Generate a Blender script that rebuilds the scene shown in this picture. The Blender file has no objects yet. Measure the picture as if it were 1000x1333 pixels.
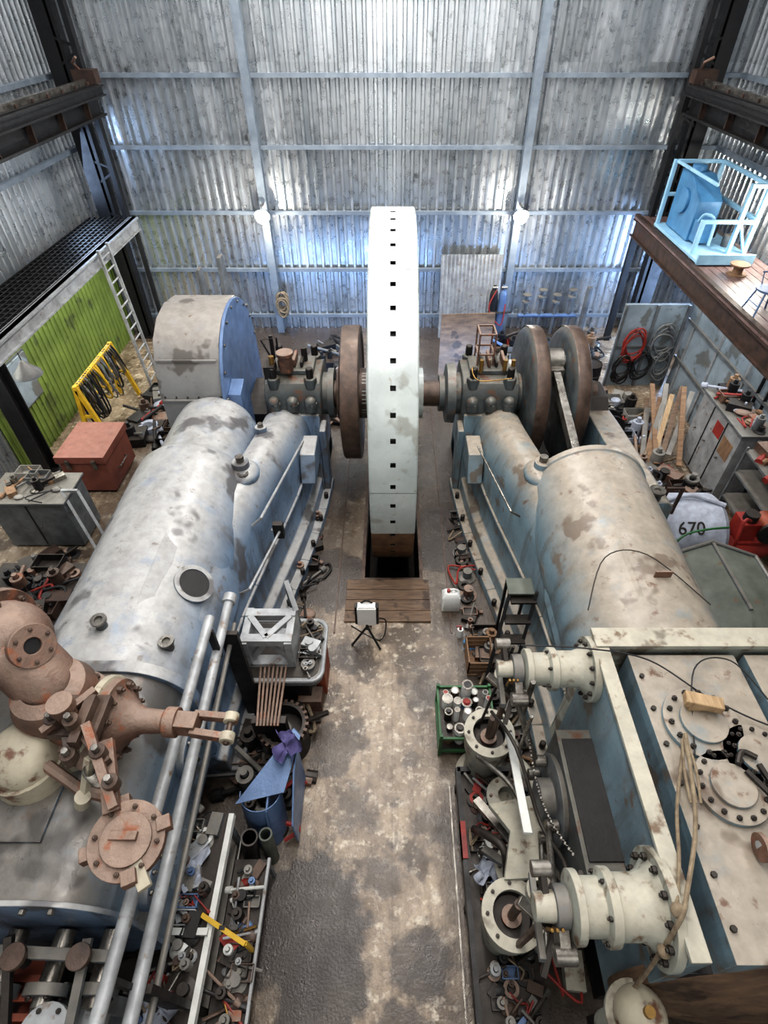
import bpy, bmesh, math, random
from mathutils import Vector, Matrix, Euler
random.seed(7)
D2R = math.pi/180
# ------------------------------------------------------------------ materials
def _n(nt, t, **kw):
    n = nt.nodes.new(t)
    for k, v in kw.items(): setattr(n, k, v)
    return n
def _mix(nt, fac, a, b):
    m = _n(nt, 'ShaderNodeMix', data_type='RGBA')
    for i, s in ((0, fac), (6, a), (7, b)):
        if hasattr(s, 'links'): nt.links.new(s, m.inputs[i])
        elif i == 0: m.inputs[0].default_value = s
        else: m.inputs[i].default_value = (*s, 1)
    return m.outputs[2]
def _noise(nt, co, scale, lo, hi, detail=6, sc=None, off=None):
    if sc or off:
        mp = _n(nt, 'ShaderNodeMapping')
        if sc: mp.inputs['Scale'].default_value = sc
        if off: mp.inputs['Location'].default_value = off
        nt.links.new(co, mp.inputs[0]); co = mp.outputs[0]
    n = _n(nt, 'ShaderNodeTexNoise'); n.inputs['Scale'].default_value = scale
    n.inputs['Detail'].default_value = detail; n.inputs['Roughness'].default_value = .6
    nt.links.new(co, n.inputs['Vector'])
    r = _n(nt, 'ShaderNodeMapRange'); r.inputs[1].default_value = lo; r.inputs[2].default_value = hi
    nt.links.new(n.outputs[0], r.inputs[0])
    return r.outputs[0]
def _math(nt, op, a, b=None, c=None):
    m = _n(nt, 'ShaderNodeMath', operation=op)
    for i, s in enumerate((a, b, c)):
        if s is None: continue
        if hasattr(s, 'links'): nt.links.new(s, m.inputs[i])
        else: m.inputs[i].default_value = s
    return m.outputs[0]
def srgb(r, g, b):
    f = lambda c: (c/255/12.92) if c/255 <= .04045 else ((c/255+.055)/1.055)**2.4
    return (f(r), f(g), f(b))
def mat(name, c1, c2=None, scale=3, rough=.6, metal=0, dust=None, dust_amt=.8, stain=None, rust=None, bump=.15, sc=None, emit=None, bscale=30, streak=None):
    m = bpy.data.materials.new(name); m.use_nodes = True
    nt = m.node_tree; b = nt.nodes['Principled BSDF']
    tc = _n(nt, 'ShaderNodeTexCoord'); co = tc.outputs['Object']
    if c2 is None: c2 = tuple(x*.75 for x in c1)
    col = _mix(nt, _noise(nt, co, scale, .3, .7, sc=sc), c1, c2)
    if streak:
        col = _mix(nt, _noise(nt, co, 4, .5, .72, sc=(1, 1, .12), off=(3, 1, 2)), col, streak)
    if dust:
        g = _n(nt, 'ShaderNodeNewGeometry'); s = _n(nt, 'ShaderNodeSeparateXYZ')
        nt.links.new(g.outputs['Normal'], s.inputs[0])
        r = _n(nt, 'ShaderNodeMapRange'); r.inputs[1].default_value = .2; r.inputs[2].default_value = .8
        r.inputs[4].default_value = dust_amt; nt.links.new(s.outputs[2], r.inputs[0])
        dc = _mix(nt, _noise(nt, co, 7, .35, .7, off=(9,4,2)), dust, tuple(x*.7 for x in dust))
        col = _mix(nt, _math(nt, 'MULTIPLY', r.outputs[0], _noise(nt, co, scale*2.3, .12, .45)), col, dc)
    if stain:
        col = _mix(nt, _math(nt, 'MULTIPLY', _noise(nt, co, stain[1], stain[2], stain[2]+.05, detail=3, off=(5, 2, 1)), .85), col, stain[0])
    if rust:
        col = _mix(nt, _noise(nt, co, rust[1], rust[2], rust[2]+.1, detail=9), col, rust[0])
    nt.links.new(col, b.inputs['Base Color'])
    b.inputs['Metallic'].default_value = metal
    rr = _n(nt, 'ShaderNodeMapRange'); rr.inputs[3].default_value = max(rough-.1,.05); rr.inputs[4].default_value = min(rough+.15,1)
    nt.links.new(_noise(nt, co, 5, .3, .7, off=(2,7,3)), rr.inputs[0]); nt.links.new(rr.outputs[0], b.inputs['Roughness'])
    if bump:
        bp = _n(nt, 'ShaderNodeBump'); bp.inputs['Strength'].default_value = bump; bp.inputs['Distance'].default_value = .02
        nt.links.new(_noise(nt, co, bscale, 0, 1), bp.inputs['Height']); nt.links.new(bp.outputs[0], b.inputs['Normal'])
    if emit:
        b.inputs['Emission Color'].default_value = (*emit[0], 1); b.inputs['Emission Strength'].default_value = emit[1]
    return m
RUST = srgb(98, 70, 54)
M = {}
M['paintL'] = mat('cast_paint_grey', srgb(118,140,164), srgb(88,104,124), 1.3, .34, 0, dust=srgb(166,164,160), dust_amt=.95, stain=(srgb(82,80,80), 1.25, .59), rust=(srgb(98,88,78), 5, .62), streak=srgb(72,76,82))
M['guard'] = mat('guard_sheet_grey', srgb(148,148,146), srgb(122,122,122), 1.6, .45, .1, dust=srgb(150,142,132), stain=(srgb(92,86,80), 1.6, .58), rust=(srgb(100,80,64), 5, .62))
M['paintR'] = mat('cast_paint_green_grey', srgb(122,144,154), srgb(92,110,118), 1.3, .36, 0, dust=srgb(154,144,130), dust_amt=1, stain=(srgb(104,92,80), 1.7, .6), rust=(srgb(100,76,60), 6, .61), streak=srgb(84,84,80))
M['paintdk'] = mat('dark_cast_paint', srgb(84,92,94), srgb(54,56,56), 4, .4, .1, dust=srgb(112,108,98), rust=(RUST, 6, .57))
M['pale'] = mat('pale_paint', srgb(166,168,158), srgb(132,132,122), 3, .46, 0, dust=srgb(176,168,150), rust=(srgb(104,86,68), 6, .58), stain=(srgb(104,96,84), 2.5, .58))
M['cyl'] = mat('cylinder_lagging', srgb(112,134,152), srgb(84,96,106), 1.6, .32, .2, dust=srgb(122,116,108), dust_amt=.95, stain=(srgb(72,68,64), 1.2, .57), rust=(srgb(102,84,70), 4, .61))
M['wheel'] = mat('flywheel_paint', srgb(182,188,184), srgb(158,165,163), 1.5, .28, 0, stain=(srgb(140,142,134), 1.6, .59), rust=(srgb(134,124,106), 5, .64), bump=.05)
M['wheelbrown'] = mat('flywheel_bare_rim', srgb(124,94,66), srgb(78,56,42), 5, .6)
M['brown'] = mat('brown_rusty_iron', srgb(98,80,68), srgb(58,46,40), 5, .42, .3)
M['rust'] = mat('rust', srgb(122,92,76), srgb(66,50,42), 4, .62, .15, dust=srgb(150,130,116), dust_amt=.8, rust=(srgb(136,86,62), 6, .56), bump=.5)
M['steel'] = mat('bare_steel', srgb(150,146,138), srgb(84,78,72), 6, .3, .8)
M['steelbright'] = mat('bright_steel', srgb(215,212,205), srgb(180,176,170), 6, .25, .8)
M['dark'] = mat('dark_iron', srgb(42,39,38), srgb(22,21,22), 5, .5, .3, dust=srgb(72,64,56), dust_amt=.6)
M['black'] = mat('black_steelwork', srgb(28,28,30), srgb(17,17,19), 3, .5, .1, dust=srgb(46,42,38), dust_amt=.5)
M['blackrust'] = mat('rusty_beam', srgb(76,56,46), srgb(44,34,30), 5, .62, .2)
def galv_mat():
    m = mat('galvanised_sheet', srgb(236,238,240), srgb(178,186,192), 1.1, .3, .85, sc=(2.2,2.2,.3), bump=.06, rust=(srgb(128,130,130), 3, .62))
    nt = m.node_tree; b = nt.nodes['Principled BSDF']; base = b.inputs['Base Color'].links[0].from_socket
    g = _n(nt, 'ShaderNodeNewGeometry'); s = _n(nt, 'ShaderNodeSeparateXYZ'); nt.links.new(g.outputs['Position'], s.inputs[0])
    ix = _math(nt, 'FLOOR', _math(nt, 'MULTIPLY', _math(nt, 'ADD', s.outputs[0], s.outputs[1]), 1.333))
    iz = _math(nt, 'FLOOR', _math(nt, 'MULTIPLY', s.outputs[2], .3))
    cmb = _n(nt, 'ShaderNodeCombineXYZ'); nt.links.new(ix, cmb.inputs[0]); nt.links.new(iz, cmb.inputs[1])
    wn = _n(nt, 'ShaderNodeTexWhiteNoise'); nt.links.new(cmb.outputs[0], wn.inputs[0])
    out = _mix(nt, _math(nt, 'MULTIPLY', wn.outputs[0], .5), base, srgb(146,150,152))
    nt.links.new(out, b.inputs['Base Color']); return m
M['galv'] = galv_mat()
M['galvL'] = mat('painted_girt', srgb(140,150,160), srgb(112,122,132), 3, .5, .3)
M['green'] = mat('green_wall_paint', srgb(120,138,66), srgb(96,112,54), 1.5, .6, stain=(srgb(78,88,50), 1.5, .6))
M['grey'] = mat('grey_metal', srgb(116,120,122), srgb(78,80,82), 4, .48, .2, dust=srgb(120,114,104))
M['ltgrey'] = mat('light_grey_metal', srgb(168,170,170), srgb(124,124,124), 4, .45, .2, rust=(srgb(110,90,72), 7, .6))
M['white'] = mat('white_paint', srgb(210,210,204), srgb(178,178,172), 4, .5)
M['plastic'] = mat('white_plastic', srgb(222,222,218), srgb(206,206,202), 4, .4, bump=0)
M['red'] = mat('red_oxide', srgb(126,74,60), srgb(98,54,46), 3, .6, dust=srgb(148,104,90), dust_amt=.7)
M['redb'] = mat('bright_red', srgb(154,46,36), srgb(106,34,28), 4, .5)
M['orange'] = mat('orange_red', srgb(150,78,54), srgb(112,56,40), 4, .6)
M['yellow'] = mat('yellow_paint', srgb(206,168,40), srgb(166,130,34), 4, .5)
M['blue'] = mat('blue_paint', srgb(78,132,172), srgb(56,106,146), 3, .45)
M['ltblue'] = mat('light_blue_paint', srgb(158,198,220), srgb(128,172,198), 3, .5)
M['bluegrey'] = mat('blue_grey_sheet', srgb(104,128,164), srgb(78,98,128), 3, .38, .2)
M['greengrey'] = mat('olive_grey', srgb(100,104,94), srgb(68,72,64), 2, .6, rust=(RUST, 5, .62))
M['gr'] = mat('bright_green', srgb(44,100,52), srgb(30,66,36), 4, .5)
M['purple'] = mat('purple_cloth', srgb(92,86,130), srgb(62,58,94), 6, .9)
M['cloth'] = mat('pale_cloth', srgb(170,176,188), srgb(134,136,144), 6, .8)
M['wood'] = mat('worn_timber', srgb(142,112,84), srgb(94,72,54), 4, .7, sc=(1,8,1))
M['woodp'] = mat('pale_timber', srgb(176,150,116), srgb(136,112,82), 4, .7, sc=(6,1,1))
M['woodd'] = mat('dark_boards', srgb(122,98,76), srgb(76,60,48), 3, .6, sc=(1,9,1), stain=(srgb(56,44,36), 2, .58))
M['deckw'] = mat('deck_boards', srgb(128,106,102), srgb(84,66,62), 3, .36, sc=(6,1,1))
M['brass'] = mat('brass', srgb(160,128,70), srgb(110,84,50), 6, .4, .7)
M['rope'] = mat('rope_fibre', srgb(140,126,104), srgb(96,82,66), 14, .9)
M['rubber'] = mat('black_rubber', srgb(28,28,30), srgb(18,18,20), 5, .6)
M['cream'] = mat('cream_paint', srgb(176,168,148), srgb(136,128,112), 3, .5, rust=(RUST, 6, .57))
M['conc'] = mat('concrete_block', srgb(144,140,133), srgb(104,101,96), 3, .8)
M['panel'] = mat('wall_panel', srgb(146,158,166), srgb(108,118,124), 1.5, .6, stain=(srgb(94,94,90), 1.5, .57), rust=(srgb(108,94,80), 3, .62))
M['bulb'] = mat('lamp_glow', (1,1,1), (1,1,1), 1, .5, emit=((1,.95,.85), 60), bump=0)
M['tube'] = mat('tube_glow', (1,1,1), (1,1,1), 1, .5, emit=((.95,1,.95), 14), bump=0)
def floor_mat():
    m = mat('worn_concrete_floor', srgb(166,148,126), srgb(102,86,70), 1.5, .3, 0, stain=(srgb(78,66,54), 1.3, .55), rust=(srgb(196,184,164), 4.5, .57), bump=.3)
    nt = m.node_tree; b = nt.nodes['Principled BSDF']
    out = b.inputs['Base Color'].links[0].from_socket
    g = _n(nt, 'ShaderNodeNewGeometry'); P = g.outputs['Position']
    s = _n(nt, 'ShaderNodeSeparateXYZ'); nt.links.new(P, s.inputs[0])
    out = _mix(nt, _math(nt, 'MULTIPLY', _noise(nt, P, 2.5, .46, .66, sc=(2.0,.5,1)), .65), out, srgb(82,66,52))
    out = _mix(nt, _math(nt, 'MULTIPLY', _noise(nt, P, 14, .5, .7, detail=8), .5), out, srgb(72,60,50))
    out = _mix(nt, _math(nt, 'MULTIPLY', _noise(nt, P, 9, .56, .68, detail=8, off=(4,4,0)), .65), out, srgb(206,194,174))
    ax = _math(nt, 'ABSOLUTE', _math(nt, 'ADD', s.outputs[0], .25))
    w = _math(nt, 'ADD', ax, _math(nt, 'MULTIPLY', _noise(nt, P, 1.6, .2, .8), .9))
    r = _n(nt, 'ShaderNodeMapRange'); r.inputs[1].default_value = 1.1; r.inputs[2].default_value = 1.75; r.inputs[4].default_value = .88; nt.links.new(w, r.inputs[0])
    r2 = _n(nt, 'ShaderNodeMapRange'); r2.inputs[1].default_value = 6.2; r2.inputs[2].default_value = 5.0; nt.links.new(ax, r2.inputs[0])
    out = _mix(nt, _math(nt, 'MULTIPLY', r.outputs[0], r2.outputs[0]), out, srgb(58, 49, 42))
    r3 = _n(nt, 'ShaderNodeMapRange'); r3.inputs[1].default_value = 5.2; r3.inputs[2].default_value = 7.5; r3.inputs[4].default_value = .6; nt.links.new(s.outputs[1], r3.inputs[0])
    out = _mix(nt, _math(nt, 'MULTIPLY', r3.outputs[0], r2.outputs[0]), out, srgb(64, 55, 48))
    fr = _math(nt, 'FRACT', _math(nt, 'MULTIPLY', s.outputs[0], .95))
    ln = _math(nt, 'LESS_THAN', fr, .01)
    out = _mix(nt, _math(nt, 'MULTIPLY', ln, .3), out, srgb(60,50,42))
    for (cx, cy, rr, am) in ((-1.0, 1.4, .7, .92), (-.75, .7, .5, .92), (.3, 1.0, .34, .8), (-1.1, 6.6, .7, .8), (1.2, 7.6, .9, .8), (.15, .3, .4, .8), (-.9, 9.5, .6, .8), (.55,2.4,.27,.7), (-.5,2.6,.24,.6), (-.9,3.4,.38,.75), (-.1,1.9,.24,.65), (.45,4.4,.3,.6), (-.7,5.0,.3,.6)):
        d = _n(nt, 'ShaderNodeVectorMath', operation='DISTANCE'); d.inputs[1].default_value = (cx, cy, 0)
        nt.links.new(P, d.inputs[0])
        a = _math(nt, 'MULTIPLY_ADD', _noise(nt, P, 2.8, 0, 1), -.9, d.outputs['Value'])
        r = _n(nt, 'ShaderNodeMapRange'); r.inputs[1].default_value = rr-.36; r.inputs[2].default_value = rr-.5
        r.inputs[4].default_value = am; nt.links.new(a, r.inputs[0])
        out = _mix(nt, r.outputs[0], out, srgb(48, 40, 35))
    nt.links.new(out, b.inputs['Base Color'])
    return m
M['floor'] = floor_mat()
# ------------------------------------------------------------------ mesh builder
def frame(axis):
    a = Vector(axis).normalized()
    h = Vector((0, 0, 1)) if abs(a.z) < .9 else Vector((0, 1, 0))
    u = a.cross(h).normalized(); v = a.cross(u).normalized()
    return a, u, v
class B:
    def __init__(s, name): s.name = name; s.v = []; s.f = []; s.m = []; s.ms = []
    def mi(s, k):
        if k not in s.ms: s.ms.append(k)
        return s.ms.index(k)
    def add(s, vs, fs, k):
        o = len(s.v); s.v += [Vector(p) for p in vs]; i = s.mi(k)
        for f in fs: s.f.append([o+j for j in f]); s.m.append(i)
        return s
    def box(s, c, d, k, rot=(0, 0, 0)):
        R = Euler([r*D2R for r in rot]).to_matrix(); c = Vector(c)
        vs = [c + R @ Vector((x*d[0]/2, y*d[1]/2, z*d[2]/2)) for x in (-1, 1) for y in (-1, 1) for z in (-1, 1)]
        return s.add(vs, [(0,1,3,2),(4,6,7,5),(0,4,5,1),(2,3,7,6),(0,2,6,4),(1,5,7,3)], k)
    def bb(s, x0, x1, y0, y1, z0, z1, k): return s.box(((x0+x1)/2,(y0+y1)/2,(z0+z1)/2), (abs(x1-x0),abs(y1-y0),abs(z1-z0)), k)
    def beam(s, p, q, w, h, k):
        p = Vector(p); q = Vector(q); a, u, v = frame(q-p)
        vs = [b + u*(x*w/2) + v*(y*h/2) for b in (p, q) for x, y in ((-1,-1),(1,-1),(1,1),(-1,1))]
        return s.add(vs, [(0,1,2,3),(7,6,5,4),(0,4,5,1),(1,5,6,2),(2,6,7,3),(3,7,4,0)], k)
    def ibeam(s, p, q, w, h, k, t=.03):
        p = Vector(p); q = Vector(q); a = (q-p).normalized()
        up = Vector((0,0,1)) if abs(a.z) < .9 else Vector((0,1,0)); sd = a.cross(up).normalized()
        for off, ww, hh in ((up*(h/2-t/2), w, t), (up*(-h/2+t/2), w, t), (up*0, t, h-2*t)):
            vs = [b + off + sd*(x*ww/2) + up*(y*hh/2) for b in (p, q) for x, y in ((-1,-1),(1,-1),(1,1),(-1,1))]
            s.add(vs, [(0,1,2,3),(7,6,5,4),(0,4,5,1),(1,5,6,2),(2,6,7,3),(3,7,4,0)], k)
        return s
    def lathe(s, p, axis, prof, k, n=32, a0=0, a1=360):
        p = Vector(p); a, u, v = frame(axis); full = abs(a1-a0) >= 359.9
        m = n if full else n+1; vs = []
        for (r, h) in prof:
            for i in range(m):
                t = (a0+(a1-a0)*i/n)*D2R
                vs.append(p + a*h + (u*math.cos(t)+v*math.sin(t))*max(r, 1e-4))
        fs = []
        for j in range(len(prof)-1):
            for i in range(n):
                i2 = (i+1) % m if full else i+1
                fs.append((j*m+i, j*m+i2, (j+1)*m+i2, (j+1)*m+i))
        return s.add(vs, fs, k)
    def cyl(s, p, q, r, k, r2=None, n=24):
        p = Vector(p); q = Vector(q); L = (q-p).length; r2 = r if r2 is None else r2
        return s.lathe(p, q-p, [(0,0),(r,0),(r2,L),(0,L)], k, n)
    def pipe(s, p, q, ro, ri, k, n=32):
        p = Vector(p); q = Vector(q); L = (q-p).length
        return s.lathe(p, q-p, [(ri,0),(ro,0),(ro,L),(ri,L),(ri,0)], k, n)
    def ball(s, c, r, k, sc=(1,1,1), n=20):
        vs = []; fs = []; h = n//2
        for j in range(h+1):
            ph = math.pi*j/h
            for i in range(n):
                t = 2*math.pi*i/n
                rr = max(math.sin(ph), 1e-4)
                vs.append(Vector(c)+Vector((rr*math.cos(t)*r*sc[0], rr*math.sin(t)*r*sc[1], math.cos(ph)*r*sc[2])))
        for j in range(h):
            for i in range(n): fs.append((j*n+i, (j+1)*n+i, (j+1)*n+(i+1)%n, j*n+(i+1)%n))
        return s.add(vs, fs, k)
    def path(s, pts, r, k, n=8, smooth=0):
        pts = [Vector(p) for p in pts]
        if smooth:
            q = []
            P = [pts[0]]+pts+[pts[-1]]
            for i in range(1, len(P)-2):
                for j in range(smooth):
                    t = j/smooth; a,b,c,d = P[i-1],P[i],P[i+1],P[i+2]
                    q.append(.5*((2*b)+(c-a)*t+(2*a-5*b+4*c-d)*t*t+(3*b-a-3*c+d)*t**3))
            q.append(pts[-1]); pts = q
        vs = []; fs = []; pu = None
        for i, p in enumerate(pts):
            d = pts[min(i+1, len(pts)-1)] - pts[max(i-1, 0)]
            a, u, v = frame(d)
            if pu is not None:
                u = (pu - a*pu.dot(a)).normalized(); v = a.cross(u)
            pu = u
            for j in range(n):
                t = 2*math.pi*j/n; vs.append(p+(u*math.cos(t)+v*math.sin(t))*r)
        for i in range(len(pts)-1):
            for j in range(n): fs.append((i*n+j, i*n+(j+1)%n, (i+1)*n+(j+1)%n, (i+1)*n+j))
        fs.append(tuple(range(n))[::-1]); fs.append(tuple((len(pts)-1)*n+j for j in range(n)))
        return s.add(vs, fs, k)
    def loft(s, secs, k, caps=True):
        n = len(secs[0]); vs = [p for sec in secs for p in sec]; fs = []
        for i in range(len(secs)-1):
            for j in range(n): fs.append((i*n+j, i*n+(j+1)%n, (i+1)*n+(j+1)%n, (i+1)*n+j))
        if caps: fs.append(tuple(range(n))[::-1]); fs.append(tuple((len(secs)-1)*n+j for j in range(n)))
        return s.add(vs, fs, k)
    def prism(s, poly, ax, h0, h1, k):
        f = {'x': lambda p, h: (h, p[0], p[1]), 'y': lambda p, h: (p[0], h, p[1]), 'z': lambda p, h: (p[0], p[1], h)}[ax]
        return s.loft([[f(p, h0) for p in poly], [f(p, h1) for p in poly]], k)
    def bolts(s, c, axis, R, n, r, h, k, off=0):
        a, u, v = frame(axis); c = Vector(c)
        for i in range(n):
            t = 2*math.pi*(i+off)/n; p = c+(u*math.cos(t)+v*math.sin(t))*R
            s.cyl(p, p+a*h, r, k, n=6); s.cyl(p+a*h, p+a*h*1.5, r*.55, k, n=8)
        return s
    def flange(s, c, axis, r, th, k, n=10, kb='steel', ri=None):
        a = Vector(axis).normalized(); c = Vector(c)
        if ri: s.pipe(c, c+a*th, r, ri, k)
        else: s.cyl(c, c+a*th, r, k, n=36)
        s.bolts(c+a*th, a, r*.84, n, r*.075, r*.09, kb)
        return s
    def done(s, parent=None, bevel=0, angle=35):
        lo = Vector([min(p[i] for p in s.v) for i in range(3)]); hi = Vector([max(p[i] for p in s.v) for i in range(3)])
        o = Vector(((lo.x+hi.x)/2, (lo.y+hi.y)/2, lo.z))
        me = bpy.data.meshes.new(s.name)
        me.from_pydata([tuple(p-o) for p in s.v], [], s.f)
        for k in s.ms: me.materials.append(M[k])
        me.polygons.foreach_set('material_index', s.m)
        bm = bmesh.new(); bm.from_mesh(me)
        bmesh.ops.remove_doubles(bm, verts=bm.verts, dist=.0004)
        bmesh.ops.recalc_face_normals(bm, faces=bm.faces)
        for f in bm.faces: f.smooth = True
        for e in bm.edges:
            if len(e.link_faces) != 2 or e.calc_face_angle(0) > angle*D2R: e.smooth = False
        bm.to_mesh(me); bm.free()
        ob = bpy.data.objects.new(s.name, me); bpy.context.collection.objects.link(ob)
        ob.location = o
        if bevel:
            md = ob.modifiers.new('bevel', 'BEVEL'); md.width = bevel; md.segments = 2; md.limit_method = 'ANGLE'; md.angle_limit = 40*D2R
        if parent:
            ob.parent = parent; ob.matrix_parent_inverse = Matrix.Translation(-parent.location)
        return ob
def empty(name, loc=(0,0,0)):
    e = bpy.data.objects.new(name, None); e.location = loc; e.empty_display_size = .2
    bpy.context.collection.objects.link(e); return e
# ------------------------------------------------------------------ room shell
XL, XR, YB, YF, H = -8.3, 8.6, 17.1, -3.0, 11.0
def corrug(name, fixed, axis, a0, a1, z0, z1, sgn, k, pitch=.235, d=.1, extra=None):
    b = B(name); n = int(round((a1-a0)/pitch)); us = []
    for i in range(n):
        for fr, o in ((0,0),(.42,0),(.56,1),(.80,1),(.94,0)): us.append((a0+(i+fr)*(a1-a0)/n, o*d*sgn))
    us.append((a1, 0)); vs = []
    for z in (z0, z1):
        for (u, o) in us: vs.append((u, fixed+o, z) if axis == 'x' else (fixed+o, u, z))
    m = len(us); fs = [(i, i+1, m+i+1, m+i) for i in range(m-1)]
    b.add(vs, fs, k)
    if extra: extra(b)
    return b.done(angle=20)
corrug('wall_back', YB, 'x', XL, XR, 0, H, -1, 'galv')
def lx(b):
    b.bb(XL+.1, XL+.14, 9.6, 16.6, 0, 2.9, 'green')
    for i in range(35): b.bb(XL+.13, XL+.17, 9.7+i*.2, 9.76+i*.2, 0, 2.9, 'green')
corrug('wall_left', XL, 'y', YF, YB, 0, H, 1, 'galv', extra=lx)
corrug('wall_right', XR, 'y', YF, YB, 0, H, -1, 'galv')
corrug('wall_front', YF, 'x', XL, XR, 0, H, 1, 'galv', pitch=.4)
B('ceiling').bb(XL, XR, YF, YB, H, H+.1, 'galv').done()
PX0, PX1, PY0, PY1 = -.5, .52, 6.6, 13.2
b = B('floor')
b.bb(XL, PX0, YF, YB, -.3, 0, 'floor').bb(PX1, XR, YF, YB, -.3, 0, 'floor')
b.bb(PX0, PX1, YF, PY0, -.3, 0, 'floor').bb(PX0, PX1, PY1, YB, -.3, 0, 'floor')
b.bb(PX0-.2, PX0, PY0-.2, PY1+.2, -1.7, -.3, 'dark').bb(PX1, PX1+.2, PY0-.2, PY1+.2, -1.7, -.3, 'dark')
b.bb(PX0, PX1, PY0-.2, PY0, -1.7, -.3, 'dark').bb(PX0, PX1, PY1, PY1+.2, -1.7, -.3, 'dark').bb(PX0-.2, PX1+.2, PY0-.2, PY1+.2, -1.8, -1.7, 'dark')
b.done()
b = B('pit_edge_angle')
for x in (PX0-.03, PX1+.03): b.bb(x-.03, x+.03, 6.6, 13.2, 0, .03, 'brown')
b.bb(PX0-.06, PX1+.06, 6.54, 6.6, 0, .03, 'brown')
for x in (-.98, 1.02): b.bb(x-.012, x+.012, 5.4, 13.2, 0, .015, 'brown')
b.done()
b = B('trim_wall_girts')
for z in (.45, 1.85, 3.4, 4.95, 6.43, 7.95, 9.4):
    b.bb(XL, XR, YB-.2, YB-.1, z-.045, z+.045, 'galvL')
    if z > 3.5:
        b.bb(XL+.1, XL+.2, YF, YB-.2, z-.05, z+.05, 'galvL'); b.bb(XR-.2, XR-.1, YF, YB-.2, z-.05, z+.05, 'galvL')
b.done()
for x in (-3.5, 3.5):
    b = B('wall_post'); b.ibeam((x, YB-.32, 0), (x, YB-.32, H), .2, .22, 'galvL', .02); b.done()
for sx, x in ((-1, -7.75), (1, 7.6)):
    for y in (16.5, 9.7):
        b = B('steel_column')
        b.ibeam((x, y, 0), (x, y, 8.6), .32, .34, 'black', .03)
        if y > 10:
            b.beam((x-.26*sx, y, 8.6), (x-.26*sx, y, 0), .08, .3, 'black')
            for i in range(7): b.beam((x, y-.12, 3.6+i*.6), (x-.55*sx, y-.12, 3.9+i*.6 if i % 2 else 3.4+i*.6), .05, .05, 'black')
            b.bb(x-.62*sx, x-.5*sx, y-.2, y, 3.4, 8, 'black')
        b.box((x, y, .02), (.5, .5, .04), 'black'); b.done()
for sx, x in ((-1, -7.0), (1, 7.15)):
    b = B('crane_girder'); b.ibeam((x, -1, 6.05), (x, 16.2, 6.05), .34, .62, 'black', .05)
    b.ibeam((x-.3*sx, -1, 6.25), (x-.3*sx, 16.0, 6.25), .14, .2, 'black', .03)
    b.bb(x-.04, x+.04, -1, 16.1, 6.36, 6.46, 'steel')
    for i in range(12): b.bb(x-.15, x+.15, .5+i*1.35, .53+i*1.35, 5.78, 6.3, 'blackrust')
    for i in range(24):
        b.cyl((x-.1*sx,.6+i*.66,6.36),(x-.1*sx,.6+i*.66,6.42),.035,'blackrust',n=6)
    b.bb(x-.25, x+.25, 15.9, 16.2, 6.36, 6.62, 'blackrust').bb(x, x+.6*sx+.0, 16.1, 16.3, 5.7, 6.1, 'black')
    b.path([(x-.1,16.05,6.6),(x-.15,15.9,6.75),(x,15.8,6.85)],.03,'rust')
    b.done()
# ------------------------------------------------------------------ left mezzanine
b = B('steel_mezzanine')
b.bb(-6.98, -6.86, 5.5, 16.2, 3.2, 3.5, 'ltgrey').bb(-7.06, -6.8, 5.5, 16.2, 3.46, 3.5, 'ltgrey').bb(-7.06, -6.8, 5.5, 16.2, 3.2, 3.23, 'ltgrey')
for i in range(53): b.bb(-8.12, -7.0, 5.6+i*.2, 5.66+i*.2, 3.44, 3.48, 'black')
for i in range(9): b.bb(-8.12+i*.135, -8.09+i*.135, 5.5, 16.2, 3.43, 3.5, 'black')
b.bb(-8.12, -6.98, 5.5, 16.2, 3.40, 3.43, 'black')
for i in range(6): b.bb(-8.12, -6.9, 6+i*2, 6.12+i*2, 3.2, 3.4, 'grey')
b.bb(-6.96,-6.88, 5.6, 5.68, 0, 3.2, 'black').bb(-6.98,-6.88, 16.05, 16.15, 0, 3.2, 'black')
b.done()
b = B('ladder')
for y in (13.3, 13.85): b.beam((-6.55, y, 0), (-6.74, y, 3.6), .06, .06, 'ltgrey')
for i in range(12): b.cyl((-6.56-.19*(.2+i*.29)/3.6, 13.3, .2+i*.29), (-6.56-.19*(.2+i*.29)/3.6, 13.85, .2+i*.29), .02, 'ltgrey', n=8)
b.done()
b = B('fluorescent_light'); b.bb(-7.75, -7.6, 8.2, 9.4, 3.06, 3.14, 'white').cyl((-7.67, 8.25, 3.03), (-7.67, 9.35, 3.03), .03, 'tube', n=10)
b.bb(-7.7,-7.64,8.8,8.86,3.14,3.21,'white'); b.done()
b = B('pendant_lamp'); b.lathe((-6.75, 9.2, 2.75), (0,0,1), [(.02,.3),(.06,.26),(.1,.2),(.24,.05),(.25,0),(.23,0),(.22,.04),(.06,.2)], 'grey').cyl((-6.75,9.2,3.03),(-6.75,9.2,3.2),.01,'black').ball((-6.75,9.2,2.83),.06,'bulb'); b.done()
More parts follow.
